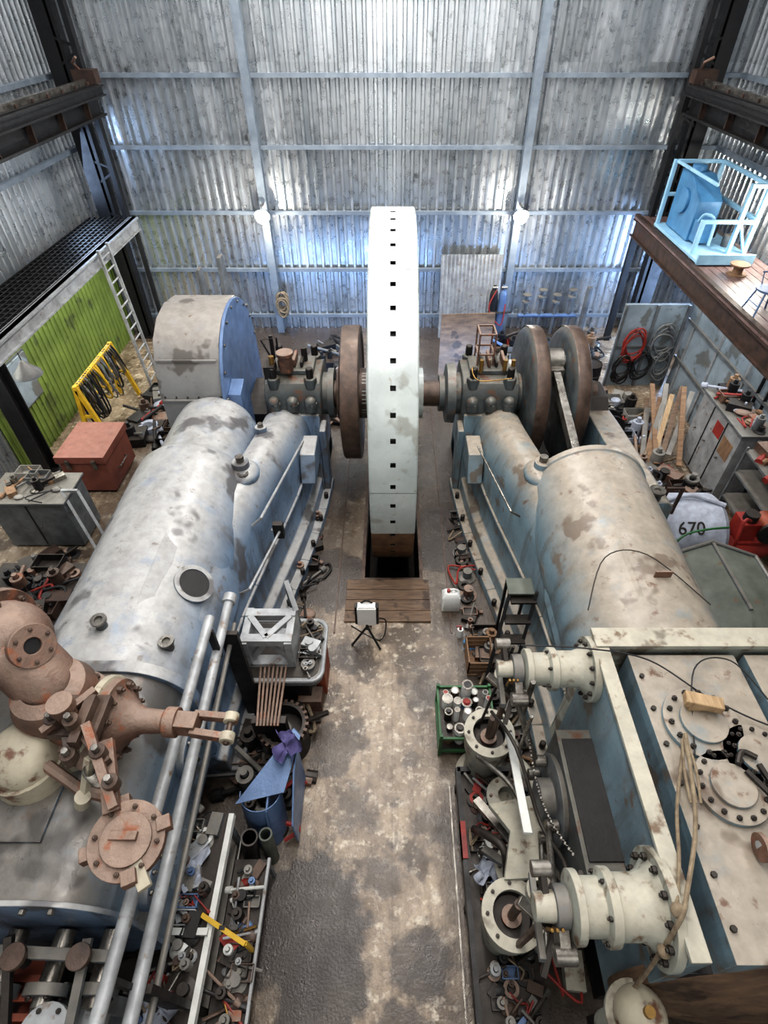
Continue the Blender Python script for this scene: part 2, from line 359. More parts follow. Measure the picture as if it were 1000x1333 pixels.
# ------------------------------------------------------------------ right mezzanine
b = B('timber_mezzanine')
b.ibeam((6.68, 4.5, 3.2), (6.68, 16.4, 3.2), .2, .42, 'blackrust', .03)
for i in range(9): b.bb(6.6+i*.2, 6.785+i*.2, 4.5, 16.4, 3.42, 3.47, 'deckw')
b.bb(6.6, 6.72, 4.5, 16.4, 3.47, 3.53, 'blackrust')
for i in range(6): b.ibeam((6.7, 5+i*2.2, 3.3), (8.4, 5+i*2.2, 3.3), .1, .2, 'blackrust', .02)
for y in (4.7, 16.2): b.bb(6.6, 6.76, y-.08, y+.08, 0, 3.0, 'black')
b.done()
e = empty('blue_pump_unit', (7.3, 14.2, 3.47))
b = B('body')
b.prism([(13.9,3.62),(15.2,3.62),(15.2,4.85),(14.6,4.85),(13.9,4.45)],'x',6.95,7.5,'blue')
b.cyl((7.2,14.9,4.85),(7.2,14.9,4.98),.16,'blue').cyl((6.88,14.6,4.3),(6.95,14.6,4.3),.26,'blue').bb(7.0,7.4,13.6,13.9,3.66,4.1,'blue')
b.path([(7.0,13.7,4.1),(7.0,13.5,4.3),(7.2,13.4,4.2),(7.2,13.3,3.7)],.035,'ltblue',smooth=4)
b.cyl((7.7,14.3,3.6),(7.7,14.3,4.0),.12,'dark').cyl((7.75,13.6,3.6),(7.75,13.6,3.85),.1,'grey')
b.done(e, .02)
b = B('frame')
b.bb(6.74, 8.0, 12.7, 15.4, 3.53, 3.6, 'ltblue').bb(6.74,8.0,12.66,12.72,3.5,3.72,'ltblue')
for x in (6.8, 7.95):
    for y in (13.1, 15.35): b.bb(x-.045, x+.045, y-.045, y+.045, 3.5, 4.3 if (x<7 and y<14) else 5.0, 'ltblue')
for z in (4.3, 4.96): b.bb(7.9, 8.0, 13.1, 15.35, z-.04, z+.04, 'ltblue')
for y in (13.1, 15.35):
    b.bb(7.55 if y<14 else 6.8, 7.95, y-.04, y+.04, 4.92, 5.0, 'ltblue').bb(6.8, 7.95, y-.04, y+.04, 4.22, 4.3, 'ltblue')
b.bb(7.55,7.64,13.06,13.15,3.5,5.0,'ltblue').beam((7.95,13.1,3.6),(7.6,13.1,4.3),.06,.05,'ltblue').bb(6.8,6.86,13.1,15.3,4.94,5.0,'ltblue')
b.done(e, .01)
e = empty('windsor_chair', (6.98, 10.2, 3.47)); b = B('chair_parts')
cx, cy, z0 = 7.0, 10.25, 3.47
b.lathe((cx,cy,z0+.42),(0,0,1),[(0,0),(.2,0),(.24,.02),(.24,.05),(0,.05)],'bluegrey')
for dx, dy in ((-.2,-.2),(.2,-.2),(-.2,.2),(.2,.2)): b.cyl((cx+dx*1.15,cy+dy*1.15,z0),(cx+dx*.7,cy+dy*.7,z0+.43),.018,'bluegrey',n=8)
b.cyl((cx-.19,cy-.19,z0+.2),(cx-.19,cy+.19,z0+.2),.012,'bluegrey',n=6).cyl((cx+.19,cy-.19,z0+.2),(cx+.19,cy+.19,z0+.2),.012,'bluegrey',n=6)
b.path([(cx+.18,cy-.2,z0+.47),(cx+.26,cy-.17,z0+.8),(cx+.3,cy,z0+.98),(cx+.26,cy+.17,z0+.8),(cx+.18,cy+.2,z0+.47)],.018,'bluegrey',smooth=5)
for i in range(5): b.cyl((cx+.2,cy-.12+.06*i,z0+.47),(cx+.27,cy-.12+.06*i,z0+.9),.008,'bluegrey',n=6)
b.path([(cx-.1,cy-.26,z0+.68),(cx+.22,cy-.22,z0+.7)],.014,'bluegrey').path([(cx-.1,cy+.26,z0+.68),(cx+.22,cy+.22,z0+.7)],.014,'bluegrey')
for s_ in (-1,1): b.cyl((cx-.08,cy+.25*s_,z0+.68),(cx-.06,cy+.2*s_,z0+.46),.01,'bluegrey',n=6)
b.done(e)
b = B('handrail')
for y in (5, 7.5, 10, 12.3): b.cyl((8.25,y,3.47),(8.25,y,4.55),.025,'ltgrey',n=8)
for z in (4.0,4.55): b.cyl((8.25,5,z),(8.25,12.3,z),.025,'ltgrey',n=8)
b.done()
b = B('cable_spool'); b.lathe((7.45,12.2,3.47),(0,0,1),[(0,0),(.2,0),(.2,.03),(.1,.03),(.1,.2),(.2,.2),(.2,.23),(0,.23)],'wood').done()
# ------------------------------------------------------------------ flywheel
C = Vector((.02, 9.8, 2.0)); R = 3.32; HW = .375
e = empty('flywheel', (.02, 9.8, 2.0))
b = B('rim'); NH = 54
def rp(a, r, x): return (C.x+x, C.y+r*math.cos(a), C.z+r*math.sin(a))
da = 2*math.pi/NH
for i in range(NH):
    a = i*da; deg = (math.degrees(a)) % 360
    k = 'wheelbrown' if 192 < deg < 250 else 'wheel'
    cuts = [0, .2, .34, .67, 1.0]
    for j in range(4):
        a0, a1 = a+cuts[j]*da, a+cuts[j+1]*da
        hole = (j == 0)
        xs = [-HW, -HW+.02, -.042, .042, HW-.02, HW]; rs = [R-.02, R, R, R, R, R-.02]
        for q in range(5):
            if hole and q == 2: continue
            b.add([rp(a0,rs[q],xs[q]),rp(a1,rs[q],xs[q]),rp(a1,rs[q+1],xs[q+1]),rp(a0,rs[q+1],xs[q+1])],[(0,1,2,3)],k)
        if hole:
            x0, x1, r2 = -.042, .042, R-.1
            b.add([rp(a0,r2,x0),rp(a1,r2,x0),rp(a1,r2,x1),rp(a0,r2,x1),rp(a0,R,x0),rp(a1,R,x0),rp(a1,R,x1),rp(a0,R,x1)],
                  [(0,1,2,3),(0,1,5,4),(1,2,6,5),(2,3,7,6),(3,0,4,7)],'black')
        for sd in (-1, 1):
            b.add([rp(a0,R-.02,sd*HW),rp(a1,R-.02,sd*HW),rp(a1,R-.4,sd*HW),rp(a0,R-.4,sd*HW)],[(0,1,2,3)],'wheel')
        b.add([rp(a0,R-.4,-HW),rp(a1,R-.4,-HW),rp(a1,R-.4,HW),rp(a0,R-.4,HW)],[(0,1,2,3)],'wheel')
for dg in (176, 116, 56):
    a = dg*D2R; b.add([rp(a,R+.002,-HW),rp(a+.003,R+.002,-HW),rp(a+.003,R+.002,HW),rp(a,R+.002,HW)],[(0,1,2,3)],'grey')
b.done(e)
b = B('hub_and_spokes')
b.lathe((C.x-.6, 9.8, 2), (1,0,0), [(.3,0),(.5,0),(.5,.25),(.62,.3),(.62,.9),(.5,.95),(.5,1.2),(.3,1.2)], 'wheel', 40)
for i in range(8):
    a = i*math.pi/4+.2; d = Vector((0, math.cos(a), math.sin(a)))
    b.lathe(C+d*.5, d, [(.2,0),(.15,.4),(.13,2.1),(.2,2.45)], 'wheel', 16)
b.done(e)
b = B('crankshaft'); b.cyl((-2.5,9.8,2),(-.58,9.8,2),.26,'brown',n=32).cyl((.62,9.8,2),(2.6,9.8,2),.26,'brown',n=32)
b.done(e)
b = B('eccentric_disc')
b.lathe((-1.0,9.8,2),(1,0,0),[(.3,0),(.5,-.08),(.52,.0),(1.1,0.02),(1.16,.05),(1.3,.05),(1.32,.07),(1.32,.38),(1.3,.4),(1.2,.4),(1.16,.36),(.5,.36),(.5,.5),(.3,.5)],'brown',56)
b.lathe((-1.5,9.8,2),(1,0,0),[(.27,0),(.42,0),(.42,.1),(.34,.12),(.34,.22),(.5,.24),(.5,.36),(.3,.36)],'paintdk',40)
b.done(e)
b = B('shaft_collar'); b.lathe((.95,9.8,2),(1,0,0),[(.27,0),(.36,0),(.36,.1),(.58,.14),(.6,.3),(.27,.3)],'paintdk',40); b.done(e)
# ------------------------------------------------------------------ engines
def bearing(e, s, p):
    b = B('main_bearing')
    X = lambda x: s*x
    b.prism([(8.85,0),(10.8,0),(10.6,1.2),(10.45,1.9),(9.15,1.9),(9.0,1.2)], 'x', X(1.42), X(2.42), p)
    b.prism([(9.2,1.85),(10.4,1.85),(10.4,2.3),(10.28,2.5),(10.1,2.58),(9.5,2.58),(9.32,2.5),(9.2,2.3)], 'x', X(1.36), X(2.44), 'paintdk')
    b.bb(X(1.5), X(2.3), 9.5, 10.1, 2.58, 2.68, 'paintdk')
    b.cyl((X(1.25),9.8,2),(X(1.4),9.8,2),.42,'paintdk',n=32)
    for x in (1.55, 2.25):
        for y in (9.35, 10.25):
            b.cyl((X(x),y,2.4),(X(x),y,2.62),.13,'paintdk',n=6).cyl((X(x),y,2.6),(X(x),y,2.82),.07,'dark',n=10)
    for x in (1.55,1.9,2.25): b.cyl((X(x),9.1,2.05),(X(x),9.1,2.22),.12,'paintdk',n=16).ball((X(x),9.1,2.22),.12,'paintdk',n=12)
    for i in range(4): b.bb(X(1.7+i*.14),X(1.76+i*.14),9.6,10.0,2.68,2.8+.05*(i%2),'rust' if i%2 else 'dark')
    b.bb(X(1.3),X(1.42),8.9,9.3,.2,1.7,p)
    return b
def engine(s, p, name):
    e = empty(name, (s*3.1, 6, 0)); X = lambda x: s*x
    def sec(y, xf, xw, zt, xe, zl=.5):
        pts = [(xf,0),(xf,zl),(xw-.03,zl+.06),(xw,zl+.2),(xw+.02,zt-.55),(xw+.08,zt-.3),(xw+.2,zt-.1),(xw+.36,zt),(xe-.15,zt),(xe,zt-.08),(xe+.05,zt-.5),(xe+.05,0)]
        return [(X(a), y, z) for a, z in pts]
    b = B('girder_frame')
    S = [(10.6,1.42,1.6,1.6,2.3),(9.3,1.42,1.55,1.95,2.42),(8.95,1.45,1.62,2.1,2.42),(8.3,1.5,1.68,2.25,2.42),(7.6,1.58,1.76,2.4,2.45),(6.9,1.7,1.88,2.46,2.55),(6.2,1.85,2.02,2.46,2.75),(5.5,1.98,2.15,2.42,2.95),(4.9,2.08,2.25,2.32,3.05),(4.3,2.15,2.3,2.1,3.1),(3.7,2.2,2.34,2.0,3.1),(3.05,2.2,2.34,2.0,3.1)]
    b.loft([sec(*q) for q in S], p)
    for i in range(len(S)-2):
        y0,x0 = S[i+1][0],S[i+1][1]; y1,x1 = S[i+2][0],S[i+2][1]
        b.beam((X(x0-.06),y0,.1),(X(x1-.06),y1,.1),.2,.2,p)
        b.beam((X(S[i+1][2]-.02),y0,1.15),(X(S[i+2][2]-.02),y1,1.15),.05,.07,p)
        b.cyl((X(x0-.08),(y0+y1)/2,.2),(X(x0-.08),(y0+y1)/2,.34),.05,'dark',n=6)
    b.prism([(7.9,1.2),(8.9,1.2),(8.7,1.75),(8.1,1.75)],'x',X(1.42),X(1.7),p)
    if s > 0: b.loft([[(X(a),y,z) for a,z in ((3.85,0),(3.85,zt),(4.3,zt),(4.4,zt-.1),(4.4,0))] for y,zt in ((10.8,1.7),(9,1.95),(7.5,2.1),(6.3,2.2))], p)
    b.bb(X(2.3),X(4.1),4.5,6.4,0,1.2,p).bb(X(2.3),X(3.9),6.4,10.9,0,.5,'dark')
    b.done(e, .02)
    b = B('guide_barrel')
    prof = [(2.16,1.7),(2.22,2.15),(2.34,2.4),(2.5,2.58),(2.68,2.78),(2.9,2.93),(3.0,1.7)]
    secs = []
    for y, f in ((5.9,0),(5.6,.35),(5.2,.8),(4.8,1),(4.0,1),(3.6,.8),(3.3,.5),(3.1,.3)):
        secs.append([(X(3.0+(a-3.0)*(.55+.45*f)), y, 1.7+(z-1.7)*(.7+.3*f)) for a,z in prof])
    b.loft(secs, p)
    if s > 0:
        yA, RR = 6.75, .95
        b.lathe((X(3.1),3.05,2.0),(0,1,0),[(RR+.04,0),(RR+.02,.15),(RR-.02,.3),(RR-.02,1.6),(RR+.0,2.6),(RR,yA-3.05-.12),(RR+.03,yA-3.05-.1),(RR+.03,yA-3.05),(RR-.14,yA-3.05),(RR-.14,.3),(0,.3)],p,64)
        b.bb(X(2.55),X(3.7),3.2,6.2,0,1.3,p)
        b.lathe((X(3.1),6.0,2.0),(0,1,0),[(0,0),(.75,0),(.75,.1),(.35,.12),(.3,.3),(0,.3)],'dark',32)
    else:
        b.lathe((X(3.2),3.05,2.0),(0,1,0),[(0,0),(.99,0),(.99,.2),(.95,.3),(.94,1.5),(.95,3.5),(.94,3.75),(.9,3.85),(.82,3.95),(.78,4.05),(.76,5.2),(.74,5.4),(.66,5.55),(0,5.6)],p,64)
        b.bb(X(2.5),X(3.95),3.2,8.4,0,1.5,p)
    for (x,y,z) in ((2.35,6.75,2.46),):
        b.ball((X(x),y,z-.05),.24,p,sc=(1.1,1.3,.7)); b.cyl((X(x),y,z+.08),(X(x),y,z+.2),.13,p,n=20).cyl((X(x),y,z+.2),(X(x),y,z+.3),.07,'steel',n=6)
    b.done(e, .008, angle=50)
    bearing(e, s, p).done(e, .02)
    return e
eL = engine(-1, 'paintL', 'steam_engine')
eR = engine(1, 'paintR', 'steam_engine')
b = B('crank_webs')
for x in (2.56, 3.3):
    b.lathe((x,9.8,2),(1,0,0),[(0,0),(1.15,0),(1.25,.03),(1.3,.08),(1.3,.28),(1.25,.33),(1.15,.36),(0,.36)],'paintdk',56)
    b.lathe((x,9.8,2),(1,0,0),[(1.301,.06),(1.312,.08),(1.312,.28),(1.301,.3)],'brown',56)
b.cyl((2.9,9.7,2.75),(3.32,9.7,2.75),.16,'steelbright',n=24).cyl((3.6,9.8,2),(4.1,9.8,2),.25,'brown')
b.cyl((2.44,9.8,2),(2.6,9.8,2),.4,'paintdk'); b.done(eR)
b = B('connecting_rod'); b.beam((3.1,9.7,2.75),(3.1,6.2,2.0),.14,.2,'steel').cyl((2.96,9.7,2.75),(3.26,9.7,2.75),.26,'steel',n=28).bb(2.98,3.24,9.3,9.7,2.5,2.8,'steel'); b.done(eR,.01)
b = B('outboard_bearing'); b.prism([(9.1,0),(10.5,0),(10.3,1.9),(10.1,2.1),(9.5,2.1),(9.3,1.9)],'x',3.85,4.3,'dark'); b.done(eR,.02)
b = B('crank_guard')
poly = [(11.0,.6),(11.0,3.0),(10.85,3.45),(10.5,3.72),(9.9,3.82),(9.4,3.76),(9.0,3.55),(8.75,3.2),(8.62,2.7),(8.58,1.5),(8.6,.6)]
b.prism(poly,'x',-4.15,-3.0,'guard')
pb = [(11.3,.6)]+[(9.85+1.42*math.cos(a*D2R), 2.42+1.42*math.sin(a*D2R)) for a in range(0,181,10)]+[(8.4,1.2),(8.6,.6)]
b.prism(pb,'x',-2.99,-2.93,'bluegrey')
b.prism([(8.45,1.2),(9.2,1.2),(9.2,2.4),(9.0,2.8),(8.6,2.7)],'x',-2.93,-2.7,'bluegrey')
for a in range(10,171,20): b.cyl((-2.93,9.85+1.34*math.cos(a*D2R),2.42+1.34*math.sin(a*D2R)),(-2.9,9.85+1.34*math.cos(a*D2R),2.42+1.34*math.sin(a*D2R)),.03,'steel',n=6)
b.bb(-4.15,-2.9,8.6,10.9,0,.6,'dark').bb(-2.9,-2.45,9.2,10.6,0,1.9,'dark')
b.prism([(10.6,3.3),(11.2,3.3),(11.0,4.3),(10.8,4.3)],'x',-3.3,-3.22,'grey').prism([(10.9,2.5),(11.5,2.5),(11.2,4.0),(11.0,4.0)],'x',-3.8,-3.74,'grey')
b.bb(-3.9,-2.9,10.9,10.96,3.3,3.36,'grey').beam((-3.26,11.0,3.4),(-2.95,10.2,3.7),.04,.06,'grey')
b.beam((-3.05,8.75,3.28),(-4.1,8.75,3.28),.03,.05,'guard')
for z in (1.8,2.6): b.bb(-4.12,-3.05,8.55,8.59,z-.02,z+.02,'guard')
for i in range(6): b.cyl((-4.05+i*.2,8.59,2.66),(-4.05+i*.2,8.56,2.66),.02,'dark',n=6)
b.done(eL,.02)
b = B('frame_fittings')
nn = Vector((.62,-.1,.78)).normalized(); cc = Vector((-2.46,4.35,2.62))
b.pipe(cc-nn*.12,cc+nn*.04,.25,.19,'paintL',36).cyl(cc-nn*.1,cc+nn*.03,.19,'black',n=32)
b.path([(-1.66,8.1,1.9),(-1.6,8.1,2.05),(-1.95,5.9,2.25),(-2.1,5.9,2.1)],.022,'ltgrey')
b.path([(-1.95,6.3,1.6),(-1.78,6.3,1.65),(-2.05,5.0,1.7),(-2.2,5.0,1.6)],.022,'ltgrey')
for (x,y,z) in ((-3.15,3.5,2.93),(-2.5,3.45,2.6),(-2.3,6.6,2.4)): b.cyl((x,y,z),(x,y,z+.12),.06,'paintdk',n=12).pipe((x,y,z+.12),(x,y,z+.15),.085,.045,'steel')
b.bb(-1.9,-1.74,6.2,6.3,1.5,1.8,'dark').cyl((-2.3,8.05,2.2),(-2.3,8.05,2.4),.1,'paintL',n=16).cyl((-2.3,8.05,2.4),(-2.3,8.05,2.47),.05,'steel',n=6)
b.done(eL,.01)
b = B('oil_pot'); b.cyl((-2.0,9.5,2.68),(-2.0,9.5,3.0),.13,'rust').cyl((-2.0,9.5,3.0),(-2.0,9.5,3.06),.16,'rust').cyl((-2.35,10.1,2.6),(-2.35,10.1,3.1),.04,'dark').path([(-2.3,9.9,2.6),(-2.5,9.9,3.1),(-2.2,9.9,3.15),(-2.2,9.9,2.6)],.02,'dark').bb(-2.4,-2.2,9.3,9.6,2.6,2.85,'dark').cyl((-1.7,9.9,2.6),(-1.7,9.9,2.95),.06,'dark').cyl((-2.25,9.45,2.85),(-2.25,9.45,3.0),.05,'brass'); b.done(eL)
b = B('lubricator_frame')
for x in (1.65,1.95):
    for y in (9.7,10.1): b.bb(x-.015,x+.015,y-.015,y+.015,2.6,3.3,'rust')
for z in (2.9,3.3):
    for y in (9.7,10.1): b.bb(1.65,1.95,y-.015,y+.015,z-.015,z+.015,'rust')
    for x in (1.65,1.95): b.bb(x-.015,x+.015,9.7,10.1,z-.015,z+.015,'rust')
for x in (1.7,2.15,2.3): b.cyl((x,9.5,2.68),(x,9.5,2.9),.04,'brass',n=10)
b.path([(1.7,9.4,2.68),(1.5,9.3,2.85),(1.6,9.0,2.75),(2.2,9.0,2.8)],.012,'brass',smooth=4); b.done(eR)
b = B('frame_fittings_right')
for (x,y,z) in ((2.5,3.45,2.6),(4.1,6.4,2.2)): b.cyl((x,y,z),(x,y,z+.14),.09,'paintdk',n=16).pipe((x,y,z+.14),(x,y,z+.18),.12,.05,'steel')
b.bb(3.1,3.3,4.2,4.22,2.93,3.03,'rust')
b.path([(2.3,3.9,2.7),(2.6,4.5,2.95),(3.1,4.5,3.0),(3.7,3.9,2.8)],.008,'dark',smooth=6)
b.path([(1.6,8.0,1.9),(1.55,8.0,2.0),(1.85,6.2,2.1),(2.0,6.2,2.0)],.018,'steel')
b.done(eR)
# ------------------------------------------------------------------ left cylinder block
b = B('cylinder_casing')
def rsec(y, x0, x1, z0, z1, r, n=10):
    pts=[]
    for cx,cz,a0 in ((x1-r,z1-r,0),(x0+r,z1-r,90),(x0+r,z0+r,180),(x1-r,z0+r,270)):
        for i in range(n+1):
            a=(a0+90*i/n)*D2R; pts.append((cx+r*math.cos(a),y,cz+r*math.sin(a)))
    return pts
b.loft([rsec(y,-4.6,-2.2,.7,2.95,.6) for y in (1.0,3.0)],'cyl')
b.loft([rsec(y,-4.64,-2.14,.66,2.99,.62) for y in (2.93,3.06)],'paintL')
b.loft([rsec(y,-4.64,-2.17,.66,2.97,.61) for y in (.97,1.01)],'paintL')
b.bb(-4.2,-2.8,1.1,2.9,0,.8,'dark')
for y in (2.5,1.35): b.cyl((-2.25,y,2.1),(-2.12,y,2.1),.25,'paintL').bolts((-2.12,y,2.1),(1,0,0),.2,8,.025,.03,'steel')
for i in range(9): b.cyl((-2.6-.22*i,.97,2.88),(-2.6-.22*i,.93,2.88),.03,'steel',n=6)
b.bb(-3.6,-2.85,1.4,2.6,2.94,2.98,'cyl')
b.done(eL,.01)
b = B('exhaust_valve_gear')
for x in (-2.35,-2.75,-3.15):
    b.cyl((x,.95,2.2),(x,.45,2.2),.08,'steel').cyl((x,.6,2.2),(x,.52,2.2),.17,'grey').bolts((x,.52,2.2),(0,-1,0),.13,6,.02,.02,'dark')
    b.beam((x,.5,2.2),(x+.1,.5,1.5),.08,.12,'grey')
for i in range(5): b.bb(-3.5,-2.9,.15+i*.12,.2+i*.12,1.9,2.05,'orange')
b.bb(-3.55,-2.85,.1,.8,1.8,1.9,'orange').bb(-3.5,-2.9,.1,.8,0,1.8,'dark')
b.bb(-2.85,-2.3,.15,.62,1.9,2.0,'ltgrey').bb(-2.7,-2.4,.25,.55,0,1.9,'grey').cyl((-2.62,.3,2.0),(-2.62,.3,2.3),.14,'ltgrey').cyl((-2.62,.3,2.25),(-2.62,.3,2.32),.19,'ltgrey').bolts((-2.62,.3,2.32),(0,0,1),.15,6,.02,.02,'dark')
for i in range(4): b.bb(-2.85+i*.1,-2.82+i*.1,.15,.62,2.0,2.16,'grey')
b.beam((-3.3,.78,2.45),(-2.2,.74,2.45),.08,.08,'grey').beam((-3.0,.85,2.6),(-2.9,.3,2.3),.06,.06,'dark').beam((-2.42,.85,2.5),(-2.38,.25,2.4),.07,.05,'grey')
for x in (-3.2,-2.9,-2.4): b.cyl((x,.72,2.4),(x,.72,2.6),.05,'dark').cyl((x,.72,2.58),(x,.72,2.63),.09,'brown')
b.done(eL,.01)
b = B('long_pipes')
b.path([(-1.98,.1,2.3),(-2.08,4.35,2.3)],.058,'ltgrey',n=16).path([(-2.06,.1,2.76),(-2.08,3.75,2.76)],.055,'ltgrey',n=16).path([(-1.93,.1,2.0),(-2.04,4.2,2.0)],.03,'grey',n=12)
for y in (3.9,.57): b.bb(-2.12,-1.9,y-.03,y+.03,0,2.24,'dark')
for y in (3.6,.57): b.bb(-2.1,-2.02,y-.02,y+.02,2.2,2.72,'dark')
b.cyl((-2.08,4.3,2.3),(-2.08,4.42,2.3),.085,'ltgrey')
b.done()
# ------------------------------------------------------------------ rusty stop valve
e = empty('steam_stop_valve', (-2.9,2.3,2.98))
b = B('valve_body')
b.path([(-4.5,3.2,3.7),(-3.75,2.9,3.85),(-3.35,2.68,3.85),(-3.05,2.5,3.6),(-2.95,2.4,3.3),(-2.95,2.4,2.95)],.27,'rust',n=28,smooth=6)
b.ball((-3.38,2.74,3.82),.36,'rust',n=32)
ax = Vector((.75,-.35,.45)).normalized(); c = Vector((-3.02,2.58,4.0))
b.cyl(c-ax*.33,c,.13,'rust').pipe(c-ax*.02,c+ax*.05,.185,.07,'rust').bolts(c+ax*.05,ax,.14,6,.018,.02,'brown').cyl(c,c+ax*.02,.07,'black')
b.lathe((-3.5,2.8,3.82),(-.8,.3,0),[(.3,0),(.42,.01),(.42,.08),(.3,.09)],'rust',32).bolts((-3.43,2.77,3.82),(.8,-.3,0),.37,10,.03,.04,'brown')
b.lathe((-2.95,2.4,2.95),(0,0,1),[(0,0),(.46,0),(.46,.08),(.33,.1),(.31,.2)],'cream',32).bolts((-2.95,2.4,3.03),(0,0,1),.4,12,.035,.05,'rust')
b.lathe((-2.95,2.4,3.15),(0,0,1),[(.27,0),(.4,.02),(.4,.1),(.27,.12)],'rust',32).bolts((-2.95,2.4,3.27),(0,0,1),.35,12,.03,.04,'brown')
b.lathe((-2.95,2.4,3.3),(0,0,1),[(.27,0),(.33,.04),(.35,.2),(.3,.34),(.2,.4)],'rust',32)
b.lathe((-2.9,2.3,3.3),(1,-.05,0),[(0,0),(.24,0),(.26,.3),(.33,.34),(.35,.42),(.35,.5),(.27,.52),(.19,.6),(.14,.66),(.11,.72),(.1,.9),(.13,.92),(.13,1.02),(0,1.02)],'rust',32)
b.lathe((-2.55,2.28,3.3),(1,-.05,0),[(.34,0),(.38,.01),(.38,.07),(.34,.08)],'cream',32).bolts((-2.4,2.27,3.3),(1,-.05,0),.3,12,.03,.05,'brown')
b.done(e,.006)
b = B('valve_yoke')
b.beam((-1.95,2.25,3.3),(-1.7,2.23,3.3),.15,.18,'rust')
for dy in (-.08,.08): b.beam((-1.75,2.24+dy,3.3),(-1.42,2.2+dy*1.1,3.3),.06,.09,'rust').cyl((-1.42,2.2+dy*1.1-.04,3.3),(-1.42,2.2+dy*1.1+.04,3.3),.065,'cream')
b.cyl((-1.42,2.05,3.3),(-1.42,2.35,3.3),.025,'brown')
b.done(e,.006)
b = B('trip_linkage')
b.bb(-2.75,-2.35,1.95,2.3,3.62,3.7,'brown').cyl((-2.6,2.1,3.6),(-2.6,2.1,3.9),.07,'rust').cyl((-2.6,2.1,3.86),(-2.6,2.1,3.95),.1,'rust').bb(-2.5,-2.42,1.85,2.25,3.7,3.8,'brown').beam((-2.75,1.95,3.75),(-2.45,2.3,3.78),.06,.06,'rust')
b.beam((-2.6,2.1,3.75),(-2.2,1.75,3.65),.08,.1,'brown').beam((-2.4,2.0,3.8),(-2.05,1.45,3.6),.07,.08,'rust').beam((-2.3,1.95,3.6),(-2.1,1.45,3.5),.12,.07,'rust').beam((-2.75,2.25,3.7),(-2.5,1.75,3.6),.05,.07,'brown')
for p_ in ((-2.5,2.0,3.78),(-2.25,1.8,3.68),(-2.1,1.6,3.62),(-2.7,2.05,3.7),(-2.5,1.8,3.62)): b.cyl(p_,(p_[0],p_[1],p_[2]+.1),.06,'brown',n=14).cyl((p_[0],p_[1],p_[2]+.1),(p_[0],p_[1],p_[2]+.16),.03,'steel',n=6)
b.beam((-2.45,2.1,3.65),(-2.55,1.85,3.3),.1,.06,'rust').beam((-2.35,1.8,3.65),(-2.45,1.6,3.3),.06,.06,'cream').cyl((-2.48,1.6,3.25),(-2.42,1.6,3.4),.06,'cream')
for i in range(8): b.lathe((-2.33,1.72,3.42+i*.025),(.1,-.1,1),[(.05,0),(.065,.01),(.05,.02)],'steel',16)
a = Vector((.15,-.15,1)).normalized(); c = Vector((-1.97,1.3,3.35))
b.cyl(c-a*.2,c,.16,'rust').cyl(c,c+a*.09,.27,'rust',n=36).cyl(c+a*.09,c+a*.12,.18,'rust',n=30).bolts(c+a*.09,a,.22,8,.02,.03,'brown')
for t in range(4):
    an=t*math.pi/2+.4; b.box(c+Vector((.27*math.cos(an),.27*math.sin(an),.05)),(.1,.1,.09),'rust',(0,0,math.degrees(an)))
b.beam(c+a*.05,c+Vector((.22,-.3,0)),.09,.07,'cream')
b.bb(c.x-.1,c.x+.1,c.y-.03,c.y+.03,c.z+.11,c.z+.15,'rust')
b.done(e,.006)
b = B('valve_steam_chest'); b.ball((-3.15,2.0,3.2),.3,'cream',sc=(1,1,.9)).cyl((-3.15,2.0,2.96),(-3.15,2.0,3.2),.33,'cream').path([(-3.0,1.95,3.3),(-2.6,1.75,3.1),(-2.3,1.7,3.05)],.05,'rust'); b.done(e)
# ------------------------------------------------------------------ right cylinder block
b = B('cylinder_block')
ZT = 3.2
b.bb(2.05,2.17,.6,3.25,1.0,ZT,'paintR').bb(2.05,4.9,3.08,3.25,1.0,ZT+.02,'pale').bb(2.17,2.38,.6,3.1,1.0,2.75,'black')
b.bb(2.36,3.42,.6,3.02,1.0,ZT-.05,'paintR').bb(3.52,4.9,.6,3.02,1.0,ZT-.05,'paintR').bb(3.4,3.54,.6,3.0,1.0,2.8,'black')
b.bb(2.03,4.9,3.05,3.27,ZT,ZT+.06,'pale').bb(2.02,2.16,.6,3.05,ZT,ZT+.04,'pale')
b.bb(2.2,4.7,.7,3.1,0,1.0,'dark')
b.bb(1.7,2.05,1.3,2.6,.9,2.4,'paintdk').bb(1.74,2.06,1.4,2.5,2.4,2.42,'black')
for (x,y,r) in ((2.8,2.3,.34),(2.82,1.75,.3),(3.15,2.0,.28),(4.2,2.3,.4)):
    b.flange((x,y,ZT-.05),(0,0,1),r,.05,'paintR',14,'dark'); b.cyl((x,y,ZT),(x,y,ZT+.04),r*.6,'paintR',n=28)
for i in range(7): b.cyl((2.42,.8+i*.33,ZT-.05),(2.42,.8+i*.33,ZT-.02),.025,'dark',n=6)
b.lathe((3.4,.35,3.0),(1,0,0),[(.0,0),(.2,0),(.2,.6)],'rust',24)
b.done(eR,.012)
b = B('cylinder_lagging_edge')
b.lathe((3.5,.62,1.7),(0,-1,0),[(0,-.1),(1.55,-.1),(1.55,.02),(1.48,.04),(1.3,.1),(.9,.18),(0,.22)],'woodd',64)
b.done(eR)
b = B('relief_valve_dome'); b.cyl((1.95,.42,1.2),(1.95,.42,2.1),.12,'pale').ball((1.95,.42,2.15),.2,'cream',n=28).lathe((1.95,.42,2.0),(0,0,1),[(.12,0),(.24,0),(.24,.05),(.12,.05)],'pale',28).bb(1.85,2.2,.35,.5,.9,1.2,'dark').cyl((1.95,.42,2.34),(1.95,.42,2.4),.04,'brass',n=12); b.done(eR)
